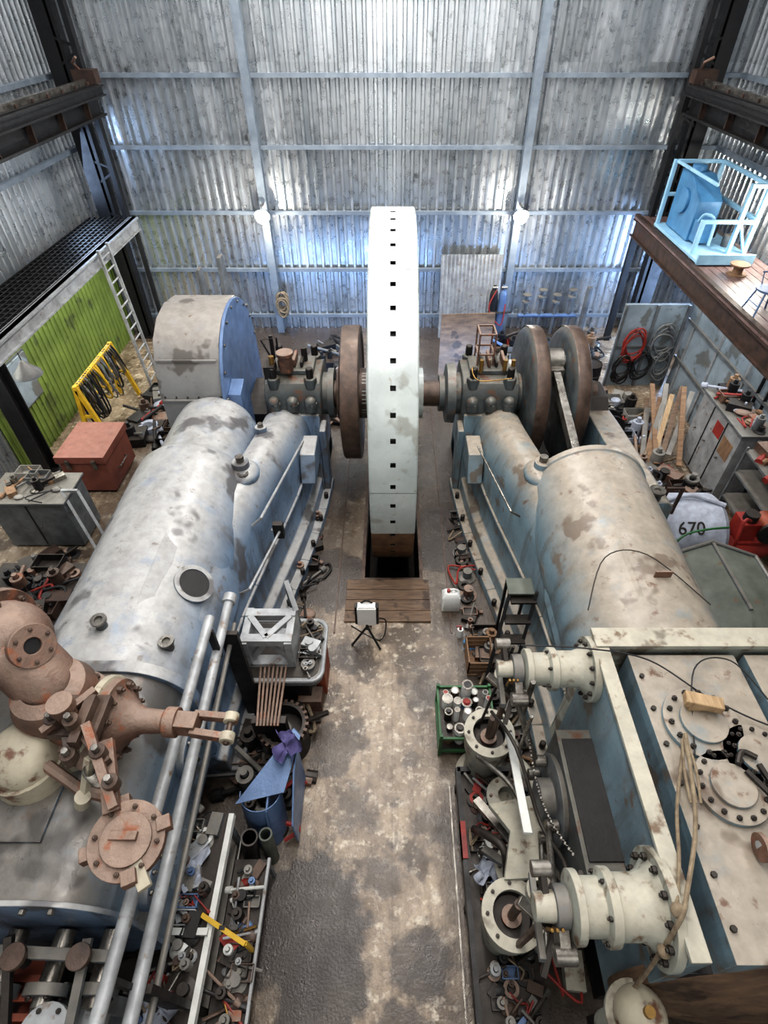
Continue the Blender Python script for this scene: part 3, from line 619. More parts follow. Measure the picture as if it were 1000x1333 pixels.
def bonnet(y, r, name):
    b = B(name); z = 2.92
    b.flange((2.05,y,z),(-1,0,0),r,.07,'pale',12,'dark')
    b.lathe((1.98,y,z),(-1,0,0),[(r*.8,0),(r*.62,.06),(r*.56,.12),(r*.56,.3),(r*.66,.31),(r*.66,.38),(r*.5,.4),(r*.5,.55),(r*.62,.56),(r*.62,.62),(r*.3,.64),(r*.24,.9),(0,.9)],'pale',36)
    b.bolts((1.98-.38,y,z),(-1,0,0),r*.58,6,.02,.03,'dark')
    x = 1.28
    b.cyl((x+.05,y,z),(x-.05,y,z),.15,'grey',n=20).beam((x,y,z),(x,y-.28,z-.1),.08,.1,'steel').beam((x,y,z),(x-.02,y+.05,z-.55),.06,.1,'steel')
    b.cyl((x+.08,y-.28,z-.1),(x-.08,y-.28,z-.1),.07,'steel',n=16).beam((x-.1,y,z),(x-.12,y+.22,z+.12),.05,.09,'dark').cyl((x-.05,y+.22,z+.12),(x-.2,y+.22,z+.12),.06,'steel',n=14)
    b.cyl((x-.02,y,z-.5),(1.22,y,1.35),.035,'brown',n=10)
    b.lathe((x-.04,y+.1,z-.35),(0,0,1),[(0,0),(.09,0),(.1,.04),(.06,.1),(.04,.3),(0,.3)],'dark',18).beam((x+.1,y-.15,z-.45),(x-.25,y+.1,z-.3),.07,.05,'steel').beam((x-.15,y-.3,z-.2),(x-.1,y+.3,z-.35),.05,.06,'grey')
    b.beam((x+.15,y+.25,z-.1),(x-.1,y-.35,z-.5),.05,.08,'dark').cyl((x+.12,y-.2,z-.6),(x+.12,y-.2,z+.1),.03,'steel',n=10).pipe((x-.02,y+.2,z-.55),(x-.02,y+.2,z-.45),.12,.07,'pale',20)
    for i in range(3): b.cyl((x-.1+.04*i,y-.12,z-.1+.02*i),(x-.1+.04*i,y-.16,z+.06),.014,'brass',n=8)
    return b
bonnet(3.0,.33,'steam_valve_bonnet').done(eR,.006)
bonnet(.98,.4,'exhaust_valve_bonnet').done(eR,.006)
def dashpot(y):
    b = B('dashpot'); c=(1.2,y,0)
    b.lathe(c,(0,0,1),[(0,0),(.32,0),(.32,.1),(.22,.14),(.22,.9),(.28,1.0),(.29,1.3),(.31,1.31),(.31,1.37),(.2,1.37),(.2,1.1),(0,1.1)],'pale',40)
    b.lathe(c,(0,0,1),[(.2,1.3),(.19,1.2),(.0,1.18)],'dark',32).cyl((1.2,y,1.2),(1.2,y,1.75),.045,'brown').cyl((1.2,y,1.18),(1.2,y,1.26),.1,'rust')
    b.bolts((1.2,y,1.37),(0,0,1),.255,8,.02,.02,'dark')
    return b
dashpot(3.05).done(eR); dashpot(1.22).done(eR)
b = B('wrist_plate')
b.lathe((1.85,2.1,1.9),(-1,0,0),[(0,-.2),(.1,-.2),(.1,.1),(.42,.12),(.44,.2),(.36,.22),(.2,.2),(.2,.34),(.14,.36),(0,.36)],'grey',40)
for a_ in (30,150,210,330):
    p_=Vector((1.62,2.1+.36*math.cos(a_*D2R),1.9+.36*math.sin(a_*D2R))); b.cyl(p_,p_+Vector((-.12,0,0)),.06,'steel')
b.cyl((1.52,2.4,2.08),(1.25,2.75,2.8),.03,'steel').cyl((1.52,1.78,2.08),(1.25,.75,2.8),.03,'steel').cyl((1.52,1.78,1.72),(1.5,.9,1.2),.03,'steel')
b.beam((1.3,2.75,2.0),(1.22,1.6,2.5),.08,.03,'white')
b.path([(1.0,2.7,1.5),(1.3,2.3,1.7),(1.5,1.9,1.5),(1.6,1.4,1.9),(1.8,1.1,2.3)],.03,'steel',smooth=6)
for y in (2.5,1.75):
    b.lathe((1.4,y,.0),(0,0,1),[(0,0),(.24,0),(.24,.1),(.14,.2),(.12,.5),(.22,.7),(.24,.82),(.16,.86),(.1,.86),(.1,.7),(0,.7)],'pale',32).bolts((1.4,y,.84),(0,0,1),.19,6,.022,.03,'rust')
b.loft([[(1.1,2.25,1.3),(1.6,2.3,1.45),(1.6,2.3,1.35),(1.1,2.25,1.2)],[(1.25,1.9,1.55),(1.65,1.9,1.75),(1.65,1.9,1.65),(1.25,1.9,1.45)],[(1.15,1.5,1.4),(1.6,1.5,1.5),(1.6,1.5,1.4),(1.15,1.5,1.3)]],'pale')
b.path([(1.1,2.9,2.2),(1.25,2.4,2.45),(1.45,1.8,2.1),(1.5,1.3,2.5),(1.3,.9,2.4)],.02,'dark',smooth=5)
b.cyl((1.05,3.2,.6),(1.25,3.15,3.1),.018,'dark',n=8).cyl((1.45,2.7,.6),(1.35,2.5,2.9),.02,'steel',n=8).cyl((1.65,1.3,.6),(1.5,1.2,2.9),.025,'dark',n=8)
b.path([(1.5,2.8,1.2),(1.65,2.4,1.35),(1.6,2.0,1.2),(1.62,1.5,1.1)],.07,'pale',n=16,smooth=5)
b.path([(1.0,2.2,.6),(1.05,2.0,1.1),(1.2,1.8,1.3),(1.25,1.6,1.0)],.045,'dark',n=12,smooth=5).beam((1.0,2.4,1.0),(1.35,1.9,1.15),.1,.06,'steel').beam((1.05,1.9,.9),(1.4,1.55,1.25),.08,.08,'grey')
for i in range(40):
    t=i/39; p_=Vector((1.4+.2*t,2.6-1.15*t,2.45-.35*math.sin(math.pi*t))); b.box(p_,(.03,.022,.012) if i%2 else (.012,.022,.03),'steel',(0,0,70))
b.done(eR,.004)
b = B('timber_block'); b.box((2.8,2.42,3.34),(.32,.12,.09),'woodp',(0,0,-14)); b.bb(2.68,2.93,2.38,2.44,3.24,3.3,'woodp'); b.done(None,.01)
b = B('valve_spindle'); b.cyl((2.78,1.28,3.28),(3.3,1.32,3.28),.045,'ltgrey',n=16).cyl((2.78,1.28,3.28),(2.82,1.28,3.28),.1,'rust').cyl((3.0,1.3,3.28),(3.04,1.3,3.28),.11,'ltgrey').cyl((3.2,1.31,3.28),(3.23,1.31,3.28),.11,'ltgrey').cyl((3.3,1.3,3.17),(3.3,1.3,3.36),.1,'dark'); b.done()
b = B('pipe_wrench'); b.beam((2.95,1.85,3.27),(3.15,1.5,3.27),.04,.03,'dark').beam((3.08,1.9,3.27),(3.15,1.5,3.27),.04,.03,'dark').path([(2.9,1.9,3.28),(2.98,2.0,3.28),(3.08,1.95,3.28)],.025,'dark',smooth=4).ball((3.15,1.5,3.26),.05,'dark'); b.done()
b = B('hanging_rope')
b.path([(2.55,2.15,3.3),(2.4,1.5,3.24),(2.12,1.0,3.3),(1.98,.8,3.28),(1.93,.6,2.4),(1.9,.5,1.6)],.018,'rope',smooth=8)
b.path([(2.55,2.15,3.28),(2.3,1.6,3.22),(2.15,1.2,3.26),(2.0,.9,3.32)],.015,'rope',smooth=8)
b.ball((2.0,.88,3.32),.05,'rope').ball((1.95,.7,3.0),.05,'rope')
for i in range(3): b.path([(2.5+.02*i,2.1,3.3),(2.44+.05*i,1.85,3.26),(2.4+.04*i,1.6,3.25)],.012,'rope',smooth=3)
b.done()
b = B('loose_cable'); b.path([(1.3,3.1,3.2),(1.9,3.0,3.3),(2.5,2.9,3.25),(3.0,2.5,3.2),(3.6,2.2,3.22),(4.4,2.4,3.2)],.008,'rubber',smooth=8).path([(2.6,2.0,3.22),(2.9,2.8,3.25),(3.3,2.9,3.24),(3.5,2.5,3.2)],.007,'rubber',smooth=8); b.done()
b = B('tool_tray')
b.bb(.86,1.6,.1,2.95,.42,.46,'dark').bb(.84,.9,.1,2.95,.4,.56,'black').bb(.86,1.6,2.9,2.96,.4,.56,'black').bb(.84,.9,1.9,2.3,.4,.58,'redb').bb(.78,.8,.1,2.9,.0,.05,'steel')
for y in (.2,1.5,2.85): b.bb(.86,.92,y-.03,y+.03,0,.42,'black')
b.done()
def clutter(name, x0,x1,y0,y1,z,n,seed,big=1.0,pal=None):
    rnd = random.Random(seed); b = B(name)
    pal = pal or ['steel','dark','grey','rust','steel','blackrust','grey','dark','dark','brown','brass','black','brown','ltgrey','black','redb','bluegrey','conc','white']
    m_ = .12*big
    for i in range(n):
        x=rnd.uniform(x0+m_,x1-m_); y=rnd.uniform(y0,y1); k=rnd.choice(pal); t=rnd.random(); q=big*rnd.uniform(.5,1.2)
        if t<.17: b.cyl((x,y,z),(x,y,z+.16*q),.05*q,k,n=14).cyl((x,y,z+.16*q),(x,y,z+.2*q),.02*q,k,n=10)
        elif t<.34: b.box((x,y,z+.04*q),(.2*q,.12*q,.08*q),k,(0,0,rnd.uniform(0,180)))
        elif t<.42:
            s_=.14*q; b.box((x,y,z+.01*q),(1.6*s_,s_,.02*q),k,(0,0,0))
            for dx,dy,w,d in ((-.8*s_,0,.012,s_),(.8*s_,0,.012,s_),(0,-.5*s_,1.6*s_,.012),(0,.5*s_,1.6*s_,.012)): b.box((x+dx,y+dy,z+.05*q),(w,d,.09*q),k)
        elif t<.62:
            a_=rnd.uniform(0,6.28); d=Vector((math.cos(a_),math.sin(a_),rnd.uniform(0,.4)))*.2*q; c=Vector((x,y,z+.03+abs(d.z))); b.cyl(c-d,c+d,.016*q,k,n=8).cyl(c-d*1.1,c-d*.8,.035*q,k,n=10)
        elif t<.74: b.pipe((x,y,z),(x,y,z+.05*q),.08*q,.045*q,k,n=18)
        elif t<.82: b.lathe((x,y,z),(0,0,1),[(0,0),(.09*q,0),(.1*q,.02),(.05*q,.04),(.05*q,.12*q),(0,.12*q)],k,18)
        elif t<.92:
            pts=[(x+rnd.uniform(-.2,.2)*q,y+rnd.uniform(-.2,.2)*q,z+.02+rnd.uniform(0,.1)*q) for _ in range(5)]; b.path(pts,.012*q,rnd.choice(['rubber','rubber','rope','redb']),n=6,smooth=5)
        else: b.ball((x,y,z+.03*q),.09*q,k,sc=(1.2,.9,.4),n=12)
    return b
clutter('tray_clutter',.9,1.6,.15,2.8,.46,130,3,1.0).done()
clutter('floor_scrap_parts',1.35,2.1,.8,2.8,.46,40,13,1.4,['pale','steel','dark','rust','grey','black','dark']).done()
# ------------------------------------------------------------------ left benches
b = B('workbench')
b.bb(-2.75,-1.87,.1,2.25,.92,.97,'dark').bb(-1.9,-1.84,.1,2.25,.9,1.0,'white').bb(-1.87,-1.86,.1,2.2,.3,.34,'white')
for x in (-2.7,-1.9):
    for y in (.2,2.15): b.bb(x-.03,x+.03,y-.03,y+.03,0,.92,'grey')
b.bb(-2.7,-1.9,.2,2.1,.3,.34,'grey'); b.bb(-2.75,-1.87,1.1,1.16,.97,1.05,'white'); b.done()
clutter('bench_clutter',-2.6,-1.85,.2,2.15,.97,130,5,1.0).done()
b = B('storage_bench')
b.bb(-1.84,-1.42,.1,1.9,.5,.53,'dark').bb(-1.45,-1.42,.1,1.9,.5,.6,'ltgrey')
for y in (.15,1.85):
    for x in (-1.8,-1.45): b.bb(x-.02,x+.02,y-.02,y+.02,0,.5,'grey')
b.done()
clutter('bench_tools',-1.86,-1.42,.2,1.85,.53,70,9,1.0).done()
b = B('spirit_level'); b.box((-1.72,1.15,1.03),(.55,.045,.03),'yellow',(0,0,-26)).bb(-1.76,-1.7,1.14,1.18,1.045,1.05,'black').bb(-1.49,-1.46,1.02,1.06,.6,1.01,'yellow'); b.done()
b = B('machine_trolley')
def rrect(x0,x1,y0,y1,r,n=6):
    pts=[]
    for cx,cy,a0 in ((x1-r,y1-r,0),(x0+r,y1-r,90),(x0+r,y0+r,180),(x1-r,y0+r,270)):
        for i in range(n+1):
            a_=(a0+90*i/n)*D2R; pts.append((cx+r*math.cos(a_),cy+r*math.sin(a_)))
    return pts
b.prism(rrect(-2.15,-.98,3.95,4.95,.16),'z',.86,1.0,'grey').prism(rrect(-2.1,-1.03,4.0,4.9,.14),'z',1.0,1.01,'dark')
o=rrect(-2.15,-.98,3.95,4.95,.16)
b.path([(x,y,1.0) for x,y in o+[o[0]]],.035,'ltgrey')
b.bb(-1.9,-1.2,4.1,4.8,.1,.86,'dark').bb(-1.15,-1.0,4.3,4.8,0,.85,'orange').bb(-2.1,-1.95,4.0,4.8,0,.85,'black').bb(-1.4,-1.05,4.0,4.25,0,.3,'rust')
b.done(None,.01)
b = B('crosshead_casting')
b.bb(-2.05,-1.35,4.55,4.75,1.02,1.1,'ltgrey').bb(-2.05,-1.35,4.15,4.3,1.02,1.1,'ltgrey').bb(-2.05,-1.95,4.15,4.75,1.02,1.6,'ltgrey').bb(-1.45,-1.35,4.15,4.75,1.02,1.6,'ltgrey')
b.bb(-2.05,-1.35,4.6,4.72,1.5,1.62,'ltgrey').bb(-2.05,-1.35,4.18,4.3,1.5,1.62,'ltgrey')
b.beam((-1.98,4.25,1.1),(-1.7,4.25,1.55),.08,.08,'ltgrey').beam((-1.42,4.25,1.1),(-1.7,4.25,1.55),.08,.08,'ltgrey').beam((-1.98,4.6,1.6),(-1.7,4.25,1.6),.08,.06,'ltgrey').beam((-1.42,4.6,1.6),(-1.7,4.25,1.6),.08,.06,'ltgrey')
b.cyl((-1.4,4.85,1.02),(-1.5,5.05,1.7),.05,'grey').beam((-1.35,4.7,1.6),(-1.5,5.0,1.9),.07,.05,'ltgrey')
b.done(None,.012)
clutter('trolley_tools',-1.35,-1.0,4.05,4.85,1.01,26,21,1.1,['grey','steel','dark','ltgrey','black']).done()
b = B('rod_bundle')
for i in range(7): b.cyl((-1.85+i*.06,4.2,1.04),(-1.76+i*.045,3.3,1.0),.018,'rust',n=8)
b.bb(-1.85,-1.4,3.35,3.45,0,.98,'dark')
b.done()
b = B('gear_drum')
b.lathe((-1.5,3.5,0),(0,0,1),[(0,0),(.32,0),(.32,.65),(.27,.65),(.27,.4),(0,.4)],'dark',36)
for i in range(24): b.box((-1.5+.33*math.cos(i*math.pi/12),3.5+.33*math.sin(i*math.pi/12),.6),(.05,.04,.12),'brown',(0,0,i*15))
b.done()
clutter('under_trolley_scrap',-2.3,-1.1,2.3,3.9,0,60,77,2.2,['dark','black','rust','grey','dark','brown']).done()
b = B('sheet_metal_guards')
b.loft([[(-1.85,2.35,1.0),(-1.3,2.5,.95),(-1.15,3.1,1.15),(-1.25,3.2,1.15)],[(-1.85,2.37,.98),(-1.3,2.52,.93),(-1.15,3.12,1.13),(-1.25,3.22,1.13)]],'bluegrey')
b.prism([(2.2,.1),(3.0,.1),(3.0,1.0),(2.7,1.1),(2.2,.7)],'x',-1.2,-1.18,'bluegrey').prism([(2.0,.0),(2.8,.0),(2.7,1.0),(2.3,.9)],'x',-1.5,-1.48,'bluegrey')
b.lathe((-1.6,2.4,0),(0,.15,1),[(.25,0),(.25,.9),(.24,.9),(.24,0)],'bluegrey',28,a0=0,a1=200)
b.lathe((-1.75,2.0,0),(.1,.1,1),[(.1,0),(.1,.75),(.08,.75)],'dark',20).lathe((-1.5,2.05,0),(.0,.1,1),[(.08,0),(.08,.7),(.06,.7)],'greengrey',20)
b.done()
def cloth(name, c, w, d, k, seed, h=.08, n=14):
    rnd=random.Random(seed); b=B(name); vs=[];fs=[]; ph=[rnd.uniform(0,6) for _ in range(6)]
    for i in range(n+1):
        for j in range(n+1):
            u=i/n-.5; v=j/n-.5
            z=h*(math.sin(u*9+ph[0]+v*4)+math.sin(v*11+ph[1]-u*5)+.6*math.sin((u+v)*17+ph[2]))*.5+h*1.2
            vs.append((c[0]+u*w+.05*math.sin(v*8+ph[3]), c[1]+v*d+.05*math.sin(u*8+ph[4]), c[2]+z))
    for i in range(n):
        for j in range(n): fs.append((i*(n+1)+j,(i+1)*(n+1)+j,(i+1)*(n+1)+j+1,i*(n+1)+j+1))
    b.add(vs,fs,k); return b.done(angle=60)
cloth('purple_cloth',(-1.28,2.95,1.14),.25,.35,'purple',4)
cloth('rag',(-2.15,1.7,1.0),.2,.4,'cloth',8,.04); cloth('rag',(-2.2,.5,1.0),.3,.3,'cloth',18,.04); cloth('rag',(1.1,1.75,.6),.25,.2,'cloth',28,.05)
# ------------------------------------------------------------------ centre aisle
b = B('wooden_pit_cover')
for i in range(4): b.bb(-.82,.68,5.62+i*.235,5.845+i*.235,.005,.04,'woodd')
b.done(None,.005)
b = B('work_light'); c=(-.4,5.25)
for a_ in (80,200,320): b.beam((c[0]+.28*math.cos(a_*D2R),c[1]+.28*math.sin(a_*D2R),.02),(c[0],c[1],.42),.03,.03,'black')
b.cyl((c[0],c[1],.35),(c[0],c[1],.5),.025,'black'); b.bb(c[0]-.19,c[0]+.19,c[1]+.02,c[1]+.12,.45,.9,'black').bb(c[0]-.15,c[0]+.15,c[1]-.02,c[1]+.03,.48,.9,'plastic').bb(c[0]-.14,c[0]+.14,c[1],c[1]+.11,.9,.92,'plastic').path([(c[0]-.1,c[1]+.1,.9),(c[0],c[1]+.1,.98),(c[0]+.1,c[1]+.1,.9)],.015,'black',smooth=3)
b.path([(c[0]+.1,c[1]+.1,.5),(c[0]+.3,c[1]+.2,.3),(c[0]+.2,c[1],.02),(c[0]-.3,c[1]+.3,.015)],.012,'black',smooth=5); b.done(None,.008)
b = B('plastic_jerrycan'); b.loft([[(x,y,z) for x,y in rrect(1.03-w,1.03+w,5.95-w*.7,5.95+w*.7,.04,3)] for z,w in ((0,.14),(.02,.16),(.36,.16),(.42,.12),(.44,.1))],'plastic').cyl((.98,5.95,.44),(.98,5.95,.49),.03,'redb').path([(1.02,5.95,.42),(1.04,5.95,.5),(1.1,5.95,.49),(1.13,5.95,.39)],.018,'plastic',smooth=3); b.done()
b = B('spray_bottle'); b.cyl((1.15,5.35,0),(1.15,5.35,.2),.05,'plastic').cyl((1.15,5.35,.2),(1.15,5.35,.26),.02,'redb').bb(1.08,1.17,5.34,5.36,.26,.29,'redb'); b.done()
b = B('blue_glove'); b.ball((1.35,5.2,.05),.12,'blue',sc=(1.3,.7,.35))
for i in range(4): b.path([(1.25+.04*i,5.14,.05),(1.2+.05*i,5.05,.03)],.018,'blue')
b.done()
b = B('chain_hook'); b.path([(-1.25,6.6,.03),(-1.15,6.8,.03),(-1.2,6.95,.03),(-1.3,6.9,.03)],.025,'black',smooth=5).path([(-1.25,6.6,.03),(-1.45,6.5,.05),(-1.6,6.3,.04)],.015,'black',smooth=4); b.done()
e = empty('paint_can_rack',(1.0,3.75,0)); b=B('rack')
for x in (.68,1.42):
    for y in (3.35,4.1): b.bb(x-.02,x+.02,y-.02,y+.02,0,.62,'gr')
for z in (.12,.5):
    b.bb(.66,1.44,3.33,4.12,z,z+.02,'dark')
    for y in (3.34,4.11): b.bb(.66,1.44,y-.015,y+.015,z,z+.06,'gr')
    for x in (.67,1.43): b.bb(x-.015,x+.015,3.33,4.12,z,z+.06,'gr')
b.done(e)
b=B('cans'); rnd=random.Random(2)
for i in range(5):
    for j in range(4):
        x=.78+i*.14+rnd.uniform(-.02,.02); y=3.45+j*.18+rnd.uniform(-.02,.02); z=.52; r=rnd.choice((.04,.055,.075)); h=rnd.choice((.1,.2,.28)); k=rnd.choice(['plastic','dark','redb','dark','bluegrey','white','brown','black','plastic'])
        b.cyl((x,y,z),(x,y,z+h),r,k,n=20); hd=rnd.choice(['white','dark','steel','redb','black','plastic'])
        b.pipe((x,y,z+h),(x,y,z+h+.012),r*1.04,r*.75,'steel',n=20).cyl((x,y,z+h),(x,y,z+h+.008),r*.76,hd,n=16)
        if rnd.random()<.4: b.cyl((x,y,z+h),(x,y,z+h+.04),r*.5,hd,n=12)
for i in range(4): b.cyl((.8+i*.17,3.5,.14),(.8+i*.17,3.5,.36),.07,'white' if i%2 else 'rust',n=18)
b.done(e)
b = B('step_ladder')
for x in (1.75,2.15): b.beam((x,5.1,1.5),(x-.3,4.4,.05),.05,.1,'black')
for i in range(5): t=i/4.5; b.box((1.95-.3*t,5.05-.7*t,1.4-1.3*t),(.38,.16,.04),'dark')
b.bb(1.72,2.1,5.05,5.35,1.5,1.53,'greengrey').bb(1.72,1.76,5.3,5.34,0,1.5,'black').bb(2.03,2.07,5.3,5.34,0,1.5,'black')
b.done()
clutter('bolt_boxes',1.3,2.0,3.3,5.4,.0,80,44,1.8,['rust','dark','steel','wood','blackrust','grey','black','dark']).done()
clutter('bed_side_parts',1.15,1.6,5.4,8.4,.0,36,45,1.5,['rust','dark','dark','blackrust','grey','black']).done()
clutter('bed_side_tools',-1.9,-1.3,5.2,8.6,.0,36,46,1.5,['rust','dark','dark','blackrust','grey','black']).done()
b = B('wooden_crate')
b.bb(1.2,1.6,4.6,5.1,0,.03,'wood')
for z in (.06,.17,.28): b.bb(1.2,1.6,4.6,4.62,z,z+.09,'wood').bb(1.2,1.6,5.08,5.1,z,z+.09,'wood').bb(1.2,1.22,4.6,5.1,z,z+.09,'wood').bb(1.58,1.6,4.6,5.1,z,z+.09,'wood')
b.done()
# ------------------------------------------------------------------ left side things
b = B('red_tool_chest'); b.bb(-6.9,-5.95,9.0,10.2,.08,.82,'red').bb(-6.94,-5.91,8.96,10.24,.84,1.0,'red').bb(-6.85,-6.0,9.05,10.1,0,.08,'dark')
for x in (-6.7,-6.15): b.bb(x-.04,x+.04,8.93,8.97,.7,.92,'steel')
b.path([(-5.9,9.3,.5),(-5.84,9.3,.5),(-5.84,9.7,.5),(-5.9,9.7,.5)],.015,'steel'); b.done(None,.015)
b = B('cable_rack')
for y in (10.9,13.0): b.beam((-7.3,y,0),(-7.1,y,1.5),.09,.09,'yellow').beam((-6.8,y,0),(-7.1,y,1.5),.09,.09,'yellow').beam((-7.22,y,.7),(-6.9,y,.7),.06,.06,'yellow')
b.beam((-7.1,10.85,1.45),(-7.1,13.05,1.45),.09,.09,'yellow').cyl((-7.2,10.85,.8),(-7.2,13.05,.8),.03,'yellow')
rnd=random.Random(6)
for i in range(22):
    y=11.02+i*.09; h=rnd.uniform(.5,1.1); k=rnd.choice(['rubber','yellow','rubber','dark','grey','steel'])
    dy=rnd.uniform(-.15,.15)
    b.path([(-7.1,y,1.5),(-7.0,y+dy*.3,1.3),(-6.92,y+dy,1.45-h),(-7.05,y+dy*1.2,1.38-h),(-7.16,y+dy,1.2-h*.4),(-7.1,y,1.5)],rnd.uniform(.018,.032),k,smooth=4)
b.done()
clutter('workshop_scrap',-6.8,-4.9,10.8,13.2,0,80,31,2.6,['dark','grey','rust','brown','black','cloth','dark','black']).done()
clutter('bench_scrap',-6.85,-5.6,6.3,7.2,0,24,32,2.4,['dark','grey','rust','brown','black','blackrust']).done()
b = B('steel_cabinet'); b.bb(-7.4,-6.0,7.4,8.2,.05,1.15,'grey').bb(-7.45,-5.95,7.35,8.25,1.15,1.2,'grey').bb(-7.35,-6.05,7.45,8.15,0,.05,'dark').bb(-6.72,-6.7,7.38,7.4,.1,1.1,'dark').cyl((-6.6,7.38,.6),(-6.6,7.34,.6),.02,'steel'); b.done(None,.01)
clutter('cabinet_top_parts',-7.4,-6.0,7.45,8.15,1.2,20,38,1.5,['dark','grey','steel','wood','conc']).done()
b = B('pipe_trestle')
for x in (-5.75,-5.45): b.beam((x-.3,7.6,1.3),(x+.25,7.0,0),.05,.05,'ltgrey')
b.beam((-6.05,7.6,1.3),(-5.75,7.6,1.3),.05,.05,'ltgrey').beam((-5.2,7.0,0.03),(-5.5,7.0,0.03),.05,.05,'ltgrey'); b.done()
b = B('parts_bench'); b.bb(-6.6,-5.0,4.0,6.2,.85,.9,'dark').bb(-6.5,-5.1,4.1,6.1,.3,.34,'dark')
for x in (-6.5,-5.1):
    for y in (4.1,6.1): b.bb(x-.04,x+.04,y-.04,y+.04,0,.85,'black')
b.done()
clutter('bench_parts',-6.6,-5.0,4.1,6.1,.9,80,33,1.8,['dark','grey','rust','blackrust','black','dark','brown']).done()
clutter('cylinder_side_scrap',-5.8,-4.7,1.5,3.9,0,50,34,2.4,['dark','grey','rust','blackrust','black']).done()
b = B('whiteboard'); b.bb(XL+.2,XL+.23,10.2,11.2,1.2,2.2,'panel').bb(XL+.18,XL+.2,10.15,11.25,1.15,2.25,'grey'); b.done()
# ------------------------------------------------------------------ right side things
b = B('wall_partition'); b.bb(5.85,7.45,13.5,13.6,0,2.25,'panel').bb(5.85,7.45,13.46,13.5,1.1,1.16,'grey')
for x in (5.85,6.65,7.42): b.bb(x-.03,x+.03,13.44,13.5,0,2.25,'grey')
b.done()
b = B('wall_lining_right')
b.bb(7.5,7.58,5.0,13.4,0,3.0,'panel')
for i in range(7): b.bb(7.46,7.5,5.2+i*1.3,5.26+i*1.3,0,3.0,'ltgrey')
for z in (.9,1.9): b.bb(7.44,7.5,5.0,13.4,z,z+.07,'grey')
b.done()
def coil(name, c, r, k, n=7, th=.022):
    b=B(name); pts=[]
    for i in range(n*16):
        a_=i*2*math.pi/16; rr=r*(1+.12*math.sin(i*.9+i//16)); pts.append((c[0]+rr*math.cos(a_), c[1]-.005*i/4, c[2]+rr*1.5*math.sin(a_)-(.1*(i//16%3))))
    b.path(pts,th,k); b.cyl((c[0],c[1]+.05,c[2]+r*1.4),(c[0],c[1]-.14,c[2]+r*1.4),.02,'steel'); return b.done()
coil('hose_coil',(6.25,13.34,1.35),.25,'redb',5); coil('hose_coil',(6.95,13.34,1.45),.26,'grey',6); coil('hose_coil',(7.1,13.34,.8),.2,'grey'); coil('hose_coil',(6.1,13.34,.7),.2,'dark'); coil('hose_coil',(6.6,13.34,.8),.22,'rubber',5)
coil('rope_coil',(-3.3,YB-.55,1.1),.16,'rope',9,.03)
b = B('lumber_pile'); rnd=random.Random(3)
for i in range(11): b.beam((5.6+i*.07,9.4+rnd.uniform(0,.9),.06+.03*i),(6.1+i*.07+rnd.uniform(0,.3),12.0+rnd.uniform(-.9,.4),.5+.07*i),.11,.04,rnd.choice(['woodp','wood','conc','conc','grey','wood','woodd']))
b.done()
clutter('pipe_offcuts',5.1,6.5,9.0,12.8,0,70,57,2.4,['conc','dark','rust','grey','wood','cloth','black']).done()
b = B('cable_reel')
for y in (0,.28): b.cyl((5.2,10.9+y,.35),(5.2,10.95+y,.35),.35,'black')
b.cyl((5.2,10.9,.35),(5.2,11.2,.35),.2,'rubber'); b.bb(5.15,5.25,10.85,11.3,.0,.06,'black'); b.done()
b = B('metal_locker'); b.bb(6.75,7.38,8.7,10.4,.05,1.7,'ltgrey').bb(6.7,7.42,8.65,10.45,1.7,1.75,'grey').bb(6.8,7.38,8.75,10.35,0,.05,'dark')
for y in (9.25,9.85): b.bb(6.73,6.75,y-.01,y+.01,.1,1.65,'dark')
for y in (9.1,9.7,10.2): b.cyl((6.75,y,.9),(6.7,y,.9),.02,'steel')
b.bb(6.74,6.75,8.8,9.2,1.0,1.4,'wood').bb(6.74,6.75,9.3,9.6,1.2,1.5,'redb')
b.done(None,.01)
clutter('locker_top_boxes',6.75,7.4,8.8,10.3,1.75,40,51,1.8,['cloth','dark','wood','rust','grey','black','conc']).done()
b = B('storage_shelf')
for z in (.5,1.1,1.6): b.bb(6.7,7.4,7.0,8.4,z,z+.04,'grey')
for x in (6.72,7.38):
    for y in (7.02,8.38): b.bb(x-.02,x+.02,y-.02,y+.02,0,1.7,'grey')
b.done()
clutter('shelf_boxes',6.75,7.4,7.1,8.3,1.64,30,52,1.8,['redb','dark','rust','wood','black','redb']).done()
clutter('leaning_offcuts',6.0,6.75,7.8,9.0,0,50,59,2.4,['dark','rust','grey','black','blackrust','conc']).done()
b = B('air_compressor'); b.cyl((6.0,6.8,.55),(6.7,7.0,.55),.3,'redb',n=32).ball((6.0,6.8,.55),.3,'redb').ball((6.7,7.0,.55),.3,'redb').bb(6.1,6.7,6.7,7.2,.8,.86,'redb').bb(6.1,6.4,6.75,7.1,.86,1.25,'redb').cyl((6.6,6.65,1.15),(6.6,6.7,1.15),.26,'dark').cyl((6.6,6.6,1.15),(6.6,6.75,1.15),.07,'steel').cyl((6.6,6.75,1.15),(6.6,7.1,1.15),.13,'orange').cyl((6.25,6.9,1.25),(6.25,6.9,1.4),.12,'dark').path([(6.2,6.8,1.3),(6.0,6.7,1.4),(6.0,6.6,.9)],.03,'redb',smooth=3)
for x in (6.05,6.6):
    for y in (6.65,7.15): b.bb(x-.03,x+.03,y-.03,y+.03,0,.4,'redb')
b.cyl((6.1,6.45,.18),(6.1,6.52,.18),.18,'rubber'); b.done(None,.005)
clutter('engine_parts_pile',6.15,7.3,5.0,6.3,0,60,53,2.8,['dark','grey','rust','redb','black','dark','black']).done()
b = B('steel_hopper')
